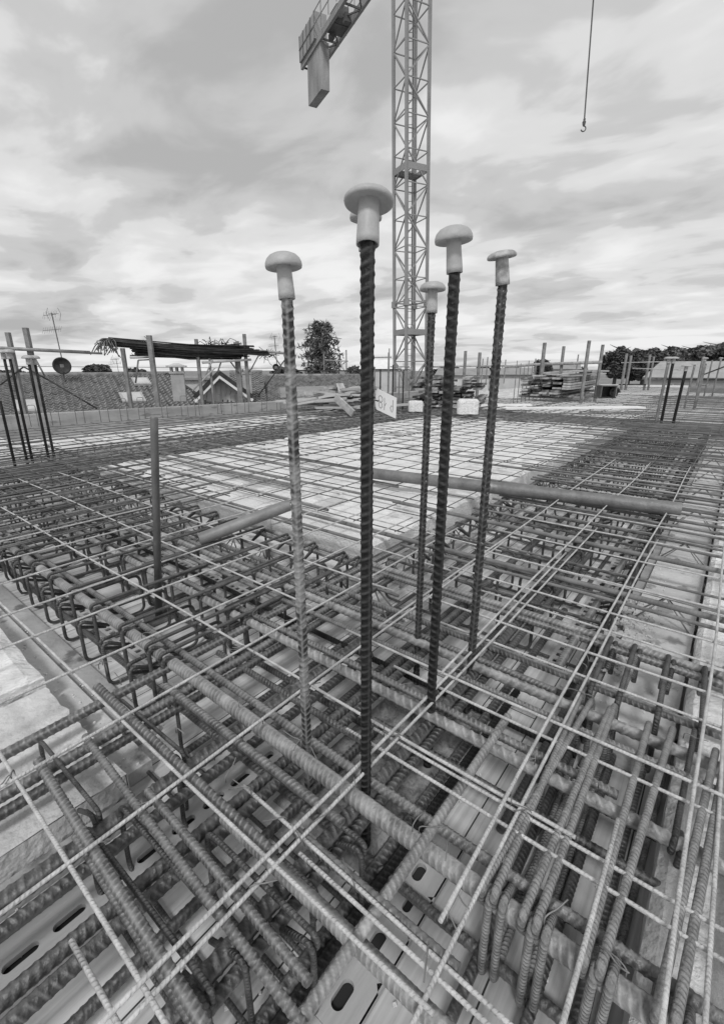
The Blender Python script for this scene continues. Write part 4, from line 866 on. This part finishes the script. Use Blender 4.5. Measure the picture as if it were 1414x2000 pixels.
tag(mb.build('timber_railing', MT['prop'], None, tuple(at(430, 717, 22))), 'dark rough railing in front of the gabled house', 'railing')
# flat pale building between
mb = MB(); q = at(382, 745, 34); mb.box((q[0], q[1], -2.6), (4, 6, 6), rz=AZ)
fb = empty('flat_roof_building', 'pale low building seen between the chimney and the gable', 'building', tuple(at(385, 740, 34)))
mb = MB(); mb.box((0, 0, -3.2), (3.5, 3.2, 6.4), rz=math.atan2(dg[1], dg[0])); mb.build('wall', MT['plaster'], fb)
mb = MB(); mb.box((0, 0, .06), (3.9, 3.6, .14), rz=math.atan2(dg[1], dg[0])); mb.build('roof', MT['plaster_g'], fb)
# chimneys
def chimney(px, ybase, ytop, wpx, d, label):
    e = empty('chimney', label, 'chimney', tuple(at(px, ybase, d))); hh = at(px, ytop, d)[2]-at(px, ybase, d)[2]; w = wpx/938*d*.93; a_ = math.atan2(dg[1], dg[0])
    mb = MB(); mb.box((0, 0, hh*.3-.25), (w, w, hh*.6+.5), rz=a_); mb.build('stack', MT['brick'], e)
    mb = MB(); mb.box((0, 0, hh*.63), (w*1.15, w*1.15, hh*.07), rz=a_); mb.build('collar', MT['brick'], e)
    for sx, sy in ((-1, -1), (-1, 1), (1, -1), (1, 1), (0, -1), (0, 1), (-1, 0), (1, 0)):
        c_, s_ = math.cos(a_), math.sin(a_); mb = MB(); x_, y_ = sx*w*.42, sy*w*.42; mb.box((x_*c_-y_*s_, x_*s_+y_*c_, hh*.75), (w*.17, w*.17, hh*.18), rz=a_); mb.build('vent_pier', MT['brick'], e)
    mb = MB(); mb.box((0, 0, hh*.865), (w*1.5, w*1.5, hh*.06), rz=a_); mb.box((0, 0, hh*.935), (w*1.35, w*1.35, hh*.10), rz=a_, taper=.25); mb.build('cover', MT['concrete'], e); return e
chimney(350, 760, 708, 24, 22.5, 'big rendered chimney with a vented top and pyramid cover')
chimney(483, 752, 715, 17, 27, 'smaller chimney behind the tall post right of the gable')
# satellite dishes and antennas
def dish(px, py, rpx, d, label):
    e = empty('satellite_dish', label, 'satellite dish', tuple(at(px, py, d))); r = rpx/938*d; dd = -(at(px, py, d)-np.array([0, 0, H])); dd /= np.linalg.norm(dd)
    x_ = np.cross(zF, dd); x_ /= np.linalg.norm(x_); y_ = np.cross(dd, x_); Rm = np.stack([x_, y_, dd], 1)
    mb = MB(); mb.lathe([(.001, -.03), (r*.5, -.01), (r*.85, .05), (r, .10), (r*.98, .13), (r*.8, .07), (r*.4, .02), (.001, 0)], (0, 0, 0), 28, Rm); mb.build('reflector', MT['dark'], e, smooth=True)
    mb = MB(); mb.tube([(0, 0, 0), -zF*r*1.8-dd*.1], .04, 6); mb.build('mast', MT['tube'], e)
    mb = MB(); mb.tube([-y_*r*.9, dd*r*1.0], .02, 5); mb.box(dd*r*1.05, (.12, .12, .14)); mb.build('feed_arm', MT['tube_l'], e)
dish(121, 714, 13.5, 27, 'dark round satellite dish on the ridge at left'); dish(539, 717, 6.5, 27, 'small dark satellite dish left of the patchy starter bar'); dish(603, 721, 5, 31, 'small dark satellite dish before the conifer')
def antenna(px, yb, yt, d, label, big=1.):
    e = empty('tv_antenna', label, 'antenna', tuple(at(px, yb, d))); b0 = at(px, yb, d); hh = at(px, yt, d)[2]-b0[2]; lean_ = rF*(-hh*.10)
    mb = MB(); mb.tube([(0, 0, 0), zF*hh+lean_*.4], .028, 5); mb.build('mast', MT['girder'], e)
    for fz, ln, el in ((.96, .9, .42), (.66, 1.3, .36)):
        mb = MB(); c = zF*hh*fz+lean_*.4*fz; dr = rF*.9+hF*.3+zF*.12; a, b = c-dr*ln*.75*big, c+dr*ln*.35*big; mb.tube([a, b], .02*big, 4)
        for k in range(9):
            p = a+(b-a)*k/8; ev = (zF*.8+hF*.5)*el*big*(1 if k % 2 else .8); mb.tube([p-ev, p+ev], .012*big, 4)
        mb.build('aerial', MT['girder'], e)
    mb = MB(); c = zF*hh*.98
    for s_ in (-1, 1):
        p = c+rF*s_*.42*big; mb.tube([p-zF*.55*big, p+rF*s_*.18*big, p+zF*.45*big], .018*big, 4)
    mb.tube([c-rF*.42*big, c+rF*.42*big], .018*big, 4); mb.build('reflector', MT['girder'], e)
antenna(122, 705, 611, 27, 'tall tv antenna with many rods above the dish at left', .55); antenna(541, 712, 655, 30, 'small tv antenna left of the patchy starter bar', .45)
antenna(232, 728, 700, 60, 'tiny far antenna on the skyline at left', .9)
for (xa, ya, xb2, yb2) in ((0, 715, 300, 717), (300, 717, 560, 719)):
    rod(at(xa, ya, 60), at(xb2, yb2, 60), .03, 'girder', 'overhead_wire', 'thin wire along the skyline, '+('above the left roof' if xa == 0 else 'above the gable'), 'wire', 4, 'overhead wires')
# ------------------------------------------------------------------ tower crane
CT = at(801, 717, 35.); CT[2] = 0
cr_ = empty('tower_crane', 'tall grey lattice tower crane with its counter-jib and ballast overhead', 'crane', (CT[0], CT[1], 0))
hd = .86*1.36; toC = -CT/np.linalg.norm(CT); sideC = np.array([CT[1], -CT[0], 0])/np.linalg.norm(CT[:2])
legs_ = [sideC*math.cos(th_)*hd+(toC)*math.sin(th_)*hd for th_ in (R(14), R(104), R(194), R(284))]
TOPZ = 26.0; PZ = 1.80; z0 = -10.9
def LZ(v_, z): return v_*(1-.05*(z-H)/22)+zF*z+sideC*(-.62*(z-H)/22.5)      # the mast leans a little under its ballast
for k in range(4):
    mb = MB(); mb.beam(LZ(legs_[k], z0), LZ(legs_[k], TOPZ), .17 if k != 3 else .15); mb.build('mast_leg', MT['crane'], cr_)
nP = int((TOPZ-z0)/PZ)
for k in range(4):
    mb = MB(); a, b = legs_[k], legs_[(k+1) % 4]
    for q in range(nP):
        za = z0+q*PZ; mb.beam(LZ(a, za), LZ(b, za), .055)
        if (q+k) % 2: mb.beam(LZ(a, za), LZ(b, za+PZ), .07)
        else: mb.beam(LZ(b, za), LZ(a, za+PZ), .07)
    mb.build('mast_bracing', MT['crane'], cr_)
mb = MB(); la = toC*-.25-sideC*.05
for s_ in (-.13, .13): mb.beam(LZ(la+sideC*s_, z0), LZ(la+sideC*s_, TOPZ), .035)
for q in range(int((TOPZ-z0)/.42)): mb.beam(LZ(la-sideC*.13, z0+q*.42), LZ(la+sideC*.13, z0+q*.42), .03)
mb.build('ladder', MT['crane'], cr_)
mb = MB(); mb.beam(LZ(toC*.1+sideC*.12, z0), LZ(toC*.1+sideC*.12, TOPZ), .05); mb.build('power_cable', MT['crane_d'], cr_)
rot_ = np.stack([(legs_[1]-legs_[0])/np.linalg.norm(legs_[1]-legs_[0]), (legs_[3]-legs_[0])/np.linalg.norm(legs_[3]-legs_[0]), zF], 1); wS = np.linalg.norm(legs_[1]-legs_[0])
for z_ in (H+12.1, H+2.35):
    mb = MB()
    for k in range(4): mb.beam(LZ(legs_[k], z_), LZ(legs_[(k+1) % 4], z_), .06, .36)
    c_ = LZ((legs_[2]+legs_[3])/2*.5, z_-.1); mb.box(c_, (wS*.96, wS*.5, .05), rot=rot_); mb.build('platform', MT['crane'], cr_)
mb = MB(); z_ = H+4.2
for k in range(4): mb.box(LZ(legs_[k], z_), (.30, .30, .42), rot=rot_); mb.beam(LZ(legs_[k], z_+.1), LZ(legs_[(k+1) % 4], z_+.1), .08)
mb.build('mast_joint', MT['crane'], cr_)
# counter jib: frame with x along the jib, y across it, origin on the mast axis
jd = np.array([.411, .912, 0]); jd /= np.linalg.norm(jd); js = np.array([jd[1], -jd[0], 0]); Rj = np.stack([jd, js, zF], 1)
ZJ = 25.75; SC_ = -.44; JW = .72
def JP(t_, s_, z_=0.): return jd*t_+js*(SC_+s_)+zF*(ZJ+z_)
for s_ in (-1, 1):
    mb = MB(); mb.beam(JP(-1, JW*s_, .22), JP(16.7, JW*s_, .22), .22, .44); mb.build('jib_beam', MT['crane'], cr_)
mb = MB(); n_ = 8
for q in range(n_+1):
    t_ = 16.5*q/n_; mb.beam(JP(t_, -JW, .1), JP(t_, JW, .1), .09, .12)
    if q < n_: g_ = 1 if q % 2 else -1; mb.beam(JP(t_, -JW*g_, .1), JP(t_+16.5/n_, JW*g_, .1), .09)
mb.build('jib_bracing', MT['crane_d'], cr_)
mb = MB(); mb.box(JP(10.6, 0, .12), (1.9, 1.2, .10), rot=Rj); mb.box(JP(10.5, 0, .6), (1.2, 1.0, .8), rot=Rj); mb.box(JP(9.4, .1, .0), (.4, .5, .5), rot=Rj); mb.box(JP(11.5, -.2, -.1), (.5, .35, .35), rot=Rj)
mb.build('winch', MT['crane_d'], cr_)
for t_, w_ in ((14.75, 1.42), (13.3, 1.42)):
    mb = MB(); mb.box(JP(t_, -.34, -1.48), (w_, .74, 3.1), rot=Rj); mb.build('ballast_block', MT['ballast'], cr_)
mb = MB(); mb.box(JP(14.8, -.45, 1.22), (3.5, 1.05, 1.7), rot=Rj); bp_ = mb.build('upper_ballast', MT['ballast'], cr_)
for k in range(5):
    mb = MB(); mb.box(JP(13.15+k*.82, -.99, 1.22), (.08, .05, 1.74), rot=Rj); mb.build('panel_rib', MT['crane_d'], bp_)
mb = MB(); mb.box(JP(14.8, -.99, 1.2), (3.5, .05, .07), rot=Rj); mb.build('panel_rail', MT['crane_d'], bp_)
for s_ in (-1, 1):
    mb = MB()
    for zz in (1.1, 1.9): mb.beam(JP(0, s_*(JW+.35), zz), JP(13.0, s_*(JW+.35), zz), .05)
    for q in range(10): t_ = 13.0*q/9; mb.beam(JP(t_, s_*(JW+.35), .3), JP(t_, s_*(JW+.35), 1.9), .05)
    mb.build('railing', MT['crane'], cr_)
mb = MB(); p = JP(15.6, -.3, .1); mb.beam(p, p-zF*1.3+jd*-.15, .05); mb.beam(p-jd*.7, p-zF*1.3+jd*-.15, .04); mb.build('stay_rod', MT['crane_d'], cr_)
# main jib (out of frame) carries the hoist rope seen on the right
mb = MB()
for s_ in (-1, 1): mb.beam(JP(1, .7*s_), JP(-26, .7*s_), .18)
mb.beam(JP(1, 0, 1.5), JP(-26, 0, 1.5), .18)
for q in range(20): u0, u1 = -1.3*q, -1.3*(q+1); mb.beam(JP(u0, .7), JP((u0+u1)/2, 0, 1.5), .07); mb.beam(JP(u0, -.7), JP((u0+u1)/2, 0, 1.5), .07); mb.beam(JP(u0, .7), JP(u0, -.7), .07)
mb.build('main_jib', MT['crane'], cr_)
# hoist rope: where the bearing of the rope meets the jib line
br_ = at(1150, 717, 1.); br_[2] = 0; A_ = np.array([[br_[0], jd[0]], [br_[1], jd[1]]]); kk = np.linalg.solve(A_, (CT+js*SC_)[:2]); DR = kk[0]
hk = at(1141, 236, DR)-np.array([CT[0], CT[1], 0]); rp_ = at(1158, 10, DR)-at(1141, 236, DR); rp_ /= rp_[2]
mb = MB()
for s_ in (-.014, .014): mb.tube([hk+sideC*s_, hk+sideC*s_+rp_*(25.6-hk[2])], .017*DR/28, 5)
mb.build('hoist_rope', MT['crane_d'], cr_)
mb = MB(); mb.lathe([(.001, -.16), (.03, -.16), (.055, -.10), (.07, -.02), (.04, .02), (.045, .08), (.02, .11)], hk, 12); hh_ = np.array([hk+sideC*.09*math.sin(q)+zF*(-.24+.09*math.cos(q)) for q in np.linspace(.2, 4.4, 12)]); mb.tube(hh_, .022, 6); mb.build('hook', MT['crane_d'], cr_)
print('rope distance', DR)
# ------------------------------------------------------------------ timber
def plank_mesh(L_, w, t, seed, m):
    r = random.Random(seed); mb = MB(); xs = np.linspace(0, L_, 5); V = []
    for k, x_ in enumerate(xs):
        b = .012*math.sin(k*1.3+seed); V += [(x_, -w/2, b), (x_, w/2, b), (x_, w/2, b+t), (x_, -w/2, b+t)]
    n_ = 4; q = [(i*4+j, i*4+(j+1) % 4, (i+1)*4+(j+1) % 4, (i+1)*4+j) for i in range(4) for j in range(4)]
    mb.quads(V, q); mb.ngon([3, 2, 1, 0]); mb.ngon([16, 17, 18, 19]); o = mb.build('timber_plank', MT[m]); me = o.data; bpy.data.objects.remove(o); return me
def stack(o, ax, n_w, n_h, L_, w, t, label, jit, group, ms=('wood', 'wood_l', 'wood'), skip=.1, z0=.3, gap=.012, spread=.05):
    pm = [plank_mesh(L_*rnd.uniform(.9, 1.05), w*rnd.uniform(.75, 1.0), t, k, ms[k % len(ms)]) for k in range(6)]
    c_, s_ = math.cos(ax), math.sin(ax)
    for h_ in range(n_h):
        for k in range(n_w):
            if rnd.random() < skip and h_ > 0: continue
            u_ = rnd.uniform(-jit, jit)*1.3; v_ = (k-(n_w-1)/2)*(w+spread)+rnd.uniform(-.02, .02)
            ob = link('timber_plank', pm[rnd.randrange(6)], None, (o[0]+c_*u_-s_*v_, o[1]+s_*u_+c_*v_, z0+h_*(t+gap)), ax+rnd.uniform(-.03, .03)); tag(ob, label(h_, k) if callable(label) else label, 'plank', group)
def laby(what):
    return lambda h_, k: (f'plank in the {what}, {od(h_)} row up, {od(k)} across')
b3 = at(1070, 785, 17.2)
stack((16.35, 5.15), R(2), 5, 8, 5.0, .30, .062, laby('tall timber stack'), .16, 'planks of the tall timber stack', z0=.36, ms=('wood', 'wood_l', 'wood_d'), gap=.018)
for k, (dx, dy, rz_) in enumerate(((-.3, .2, .12), (-.1, -.35, -.2), (.2, .1, .05), (.3, -.6, -.12))):
    pm = plank_mesh(3.3, .34, .05, 40+k, 'wood_l'); ob = link('timber_plank', pm, None, (16.35+dx, 5.15+dy, .36+8*.08+.05*k), rz_); tag(ob, f'pale warped board lying on top of the tall timber stack, {["lowest", "second", "third", "uppermost"][k]} of four', 'plank', 'planks of the tall timber stack')
mb = MB(); mb.box((17.0, 5.15, .31), (.12, 2.2, .10)); mb.box((18.9, 5.15, .31), (.12, 2.2, .10)); tag(mb.build('timber_bearer', MT['wood_l']), 'pale bearer under the tall timber stack', 'bearer')
for (px, py, w_, label) in ((935, 792, 3.5, 'pale board on the slab left of the tall timber stack'), (1120, 797, 4.5, 'pale board on the slab in front of the tall timber stack')):
    q = G(px, py, .33); mb = MB(); mb.box((0, 0, 0), (w_*.8, .32, .04), rz=0); tag(mb.build('board', MT['white'], None, (q[0], q[1], .34), AZ-math.pi/2+.1), label, 'board')
q = at(868, 795, 11.6)
stack((10.9, 5.95), R(20), 7, 9, 1.6, .22, .055, laby('dark low plank stack'), .3, 'planks of the dark low stack', z0=.33, ms=('wood_d', 'wood', 'wood_d'), skip=.2, gap=.03)
q2 = G(672, 799, .33)
for k in range(34):
    L_ = rnd.uniform(.6, 1.25); pm = plank_mesh(L_, rnd.uniform(.12, .26), .05, 80+k, rnd.choice(('wood', 'wood_l', 'wood_l'))); f_ = k/34.
    x_, y_ = q2[0]+rnd.gauss(-.1, .35)*(1-.5*f_), q2[1]+rnd.gauss(.0, .42)*(1-.5*f_); ob = link('timber_plank', pm, None, (x_, y_, .32+f_*.50), rnd.choice((-.7, -.9, -.4, .5, 2.2))+rnd.uniform(-.3, .3)); ob.rotation_euler[1] = rnd.uniform(-.14, .14)
    tag(ob, f'loose plank of the jumbled heap left of the tag, {od(k)} from the bottom', 'plank', 'planks of the jumbled heap')
pa, pb2 = at(575, 771, 11.9), at(640, 777, 11.4); mb = MB(); mb.beam((pa[0], pa[1], .72), (pb2[0], pb2[1], .66), .05, .09); tag(mb.build('timber_plank', MT['wood_l']), 'long thin pale lath sticking out left of the jumbled heap', 'plank')
pa, pb2 = at(655, 778, 10.6), at(690, 803, 10.2); mb = MB(); mb.beam((pa[0], pa[1], .66), (pb2[0], pb2[1], .33), .05, .16); tag(mb.build('timber_plank', MT['wood_l']), 'pale plank leaning forward off the jumbled heap', 'plank')
for k, (px, py, w_, h_, d_, lab) in enumerate(((811, 815, .34, .24, 11.1, 'small speckled foam chunk standing left of the rear bar'), (912, 817, .46, .32, 10.7, 'larger speckled foam chunk right of the dark bar'))):
    p = at(px, py, d_); mb = MB(); nn = 9
    g_ = np.array([(x, y, z) for x in (-1, 1) for y in (-1, 1) for z in (0, 1)])
    U_, V_ = 12, 10; pts = []
    prof = np.linspace(0, 1, V_)
    for t_ in prof:
        for a_ in range(U_*2):
            an = a_*math.pi/U_; ex_ = 5.; c_, s_ = math.cos(an), math.sin(an); rr = (abs(c_)**ex_+abs(s_)**ex_)**(-1/ex_); e_ = (1-(max(0, (t_-.8)/.2))**2*.18)*(1+rnd.uniform(-.02, .02)); pts.append((rr*c_*w_/2*e_, rr*s_*w_/2*.6*e_, t_*h_+rnd.uniform(-.005, .005)))
    n2 = U_*2; q = [(i*n2+j, i*n2+(j+1) % n2, (i+1)*n2+(j+1) % n2, (i+1)*n2+j) for i in range(V_-1) for j in range(n2)]; mb.quads(pts, q); mb.ngon(list(range((V_-1)*n2, V_*n2)))
    o = mb.build('foam_chunk', MT['eps_rough'], None, (p[0], p[1], .31), AZ-math.pi/2); tag(o, lab, 'foam block')
# dark crates and rolled sheet beside the tall stack
e = empty('dark_crate', 'dark open box on the slab right of the timber stack', 'box', tuple(G(1182, 777, .33)))
mb = MB(); mb.box((0, 0, .02), (.5, .34, .04), rz=AZ-math.pi/2); mb.build('base', MT['dark'], e)
for s_ in (-1, 1): mb = MB(); mb.box(rF*.24*s_+zF*.2, (.03, .34, .38), rz=AZ-math.pi/2); mb.build('side', MT['prop'], e)
mb = MB(); mb.box(hF*.17+zF*.2, (.5, .03, .38), rz=AZ-math.pi/2); mb.build('back', MT['dark'], e); mb = MB(); mb.box((0, 0, .40), (.54, .38, .03), rz=AZ-math.pi/2); mb.build('lid', MT['tube_l'], e)
p = G(1198, 777, .33); mb = MB(); aa = np.linspace(0, 2*math.pi*1.6, 40); mb.tube(np.array([rF*(.17-.003*i)*math.cos(a_)+zF*(.17+(.17-.003*i)*math.sin(a_)) for i, a_ in enumerate(aa)]), .035, 6); mb.box(hF*.2+zF*.17, (.24, .4, .24), rz=AZ-math.pi/2)
tag(mb.build('coiled_hose', MT['dark'], None, tuple(p)), 'dark coil on the slab beside the dark box', 'coil')
# white far wall, far slab clutter
p, q = at(1120, 748, 38), at(1345, 752, 38); mb = MB(); mb.beam((p[0], p[1], -.6), (q[0], q[1], -.6), .3, 1.5); tag(mb.build('boundary_wall', MT['white']), 'bright white wall along the far side below the trees', 'wall')
p, q = at(1345, 752, 38), at(1440, 756, 38); mb = MB(); mb.beam((p[0], p[1], -.6), (q[0], q[1], -.6), .3, 1.5); tag(mb.build('boundary_wall', MT['plaster_g']), 'grey wall continuing the white one at the right edge', 'wall')
hs = empty('pale_house', 'long pale house with a light hipped roof below the trees on the right', 'house', tuple(at(1404, 746, 52)))
dh = at(1350, 717, 1.)-np.array([0, 0, H]); dh[2] = 0; dh /= np.linalg.norm(dh); ph_ = np.array([dh[1], -dh[0], 0]); Rh = np.stack([ph_, dh, zF], 1)
mb = MB(); mb.box((0, 0, -3.4), (10.4, 6, 7.6), rot=Rh); mb.build('wall', MT['plaster'], hs)
mb = MB(); za, zb_ = .40, 1.75
vv = [ph_*-5.6-dh*3.4+zF*za, ph_*7-dh*3.4+zF*za, ph_*7+dh*3.4+zF*za, ph_*-5.6+dh*3.4+zF*za, ph_*-4.6+zF*zb_, ph_*7+zF*zb_]
mb.quads(vv, [(0, 1, 5, 4), (2, 3, 4, 5)]); mb.ngon([3, 0, 4]); mb.ngon([1, 2, 5]); mb.build('roof', mat('faded_roof', .30, .40, 2, .9), hs)
mb = MB(); mb.beam(ph_*-5.6-dh*3.45+zF*.3, ph_*7-dh*3.45+zF*.3, .1, .16); mb.build('gutter', MT['prop'], hs)
for k in range(3):
    mb = MB(); mb.box(ph_*(-3.6+k*2.4)-dh*3.03+zF*-.55, (.8, .08, .9), rot=Rh); w0 = mb.build('window', MT['white'], hs); mb = MB(); mb.box(ph_*(-3.6+k*2.4)-dh*3.09+zF*-.55, (.6, .04, .72), rot=Rh); mb.build('pane', MT['prop'], w0)
# low pale roofs on the skyline
for k, (px, py, w_, h_, d_, lab) in enumerate(((745, 706, 3.4, .8, 42, 'pale vaulted roof left of the crane foot'), (905, 722, 6, .8, 60, 'far pale roof right of the crane foot'), (1015, 722, 7, .9, 70, 'far pale roof behind the row of thin bars'), (1095, 712, 5, .8, 75, 'far roof behind the handrail pole'))):
    p = at(px, py, d_); e = empty('distant_house', lab, 'house', tuple(p)); dd_ = p/np.linalg.norm(p[:2]); dd_[2] = 0; pp_ = np.array([dd_[1], -dd_[0], 0]); Rq = np.stack([pp_, dd_, zF], 1)
    mb = MB(); mb.box((0, 0, -4.6), (w_, w_*.6, 8), rot=Rq); mb.build('wall', MT['plaster'], e)
    mb = MB(); a = w_*.56; b = w_*.36; vv = [-pp_*a-dd_*b-zF*.6, pp_*a-dd_*b-zF*.6, pp_*a+dd_*b-zF*.6, -pp_*a+dd_*b-zF*.6, -pp_*a*.9+zF*(h_-.6), pp_*a*.9+zF*(h_-.6)]
    mb.quads(vv, [(0, 1, 5, 4), (2, 3, 4, 5)]); mb.ngon([3, 0, 4]); mb.ngon([1, 2, 5]); mb.build('roof', MT['white' if k == 0 else 'plaster_g'], e)
# ------------------------------------------------------------------ trees
def tree(px, yb, yt, wpx, d, label, kind='round', m='leaf', n=5000, ls=.22, z_low=-10.8, seed=1, group='trees beyond the slab'):
    r = np.random.default_rng(seed); b = at(px, yb, d); t = at(px, yt, d); hh = t[2]-b[2]; w = wpx/938*d/2; e = empty('conifer_tree' if kind == 'conifer' else 'leafy_tree', label, 'tree', (b[0], b[1], 0), 0, group)
    mb = MB(); mb.tube([(0, 0, z_low), (.05, 0, b[2]), (0, .05, b[2]+hh*.5), (0, 0, b[2]+hh*.96)], np.array([.32, .22, .12, .03])*max(1, w/3), 8)
    nb = 26 if kind == 'conifer' else 12
    for k in range(nb):
        f_ = (k+.5)/nb; an = k*2.4; rad = w*(.25+.85*math.sin(math.pi*min(.98, (1-f_)*.75+.12))) if kind == 'conifer' else w*.7; z_ = b[2]+hh*f_*.95
        mb.tube([(0, 0, z_), (math.cos(an)*rad*.5, math.sin(an)*rad*.5, z_+hh*.05), (math.cos(an)*rad, math.sin(an)*rad, z_+hh*(.02 if kind == 'conifer' else .12))], np.array([.07, .05, .02])*max(1, w/3), 4)
    mb.build('trunk', MT['bark'], e)
    if kind == 'conifer':
        nb2 = 150; P_ = []; 
        for k in range(nb2):
            f_ = r.random(); an = r.random()*6.283; rad = w*(.30+.75*math.sin(math.pi*min(.97, (1-f_)*.72+.10)))*r.uniform(.65, 1.1); z_ = b[2]+hh*(.02+f_*.93)
            m_ = n//nb2; s_ = r.random(m_)**.6; P_.append(np.stack([math.cos(an)*rad*s_+r.normal(0, .13, m_)*w*.3, math.sin(an)*rad*s_+r.normal(0, .13, m_)*w*.3, z_+hh*.07*s_-hh*.13*s_**3+r.normal(0, .022, m_)*hh], 1))
        C_ = np.concatenate(P_)
    else:
        nc = 46; cc = r.normal(size=(nc, 3)); cc /= np.linalg.norm(cc, axis=1)[:, None]; cc *= r.uniform(.45, .86, (nc, 1)); cc *= np.array([w, w, hh*.5]); cc[:, 2] += b[2]+hh*.5
        k_ = r.integers(0, nc, n); q = r.normal(size=(n, 3)); q /= np.linalg.norm(q, axis=1)[:, None]; q *= (r.random((n, 1))**.35)*np.array([w*.30, w*.30, hh*.17]); C_ = cc[k_]+q
    m_ = len(C_); a = r.normal(size=(m_, 3)); a /= np.linalg.norm(a, axis=1)[:, None]; a[:, 2] = a[:, 2]*(.5 if kind != 'conifer' else 1.0)-(.35 if kind == 'conifer' else 0); c = r.normal(size=(m_, 3)); c = np.cross(a, c); c /= np.linalg.norm(c, axis=1)[:, None]
    sz = ls*r.uniform(.6, 1.3, (m_, 1)); wd_ = .25 if kind == 'conifer' else .6
    V = np.stack([C_-a*sz, C_-c*sz*wd_, C_+a*sz, C_+c*sz*wd_], 1).reshape(-1, 3); q = np.arange(m_*4).reshape(-1, 4); mb = MB(); mb.quads(V, q); mb.build('crown', MT[m], e)
tree(627, 738, 626, 84, 46, 'feathery conifer standing alone between the patchy and front starter bars', 'conifer', m='needles', n=3000, ls=.25, seed=3)
tree(1200, 742, 674, 50, 70, 'dark egg-shaped tree right of the timber stack', n=9000, ls=.34, seed=5)
tree(1254, 744, 680, 62, 72, 'dark round tree behind the handrail posts', n=10000, ls=.34, seed=6)
tree(1302, 735, 674, 50, 85, 'paler loose tree between the dark round tree and the house', m='leaf_l', n=7000, ls=.4, seed=7)
tree(1345, 730, 676, 52, 95, 'tree rising behind the pale house, left one', n=7000, ls=.45, seed=8)
tree(1392, 728, 668, 66, 95, 'broad tree rising behind the pale house at the right edge', m='leaf_l', n=9000, ls=.45, seed=9)
tree(1430, 728, 672, 60, 92, 'tree cut by the right edge of the photo', n=7000, ls=.45, seed=10)
tree(191, 732, 712, 42, 60, 'low round tree top behind the left roof ridge', n=5000, ls=.28, seed=11)
tree(1058, 735, 702, 34, 60, 'small dark tree behind the left end of the timber stack', n=4000, ls=.25, seed=12)
tree(945, 740, 716, 40, 66, 'low tree behind the rightmost starter bar', n=3500, ls=.3, seed=13)
tree(1228, 740, 718, 60, 100, 'low far tree between the two dark trees', n=3000, ls=.4, seed=14)
for k, (px, yt, w_) in enumerate(((560, 716, 60), (270, 719, 40), (700, 715, 50), (870, 716, 60), (990, 714, 60), (20, 722, 60), (1120, 716, 50))):
    tree(px, 742, yt, w_, 130+k*6, 'small far tree on the skyline, '+('left of the conifer', 'above the left roof', 'behind the front starter bar', 'right of the crane mast', 'left of the row of thin bars', 'at the left edge', 'behind the timber stack')[k], n=2200, ls=.6, seed=20+k)
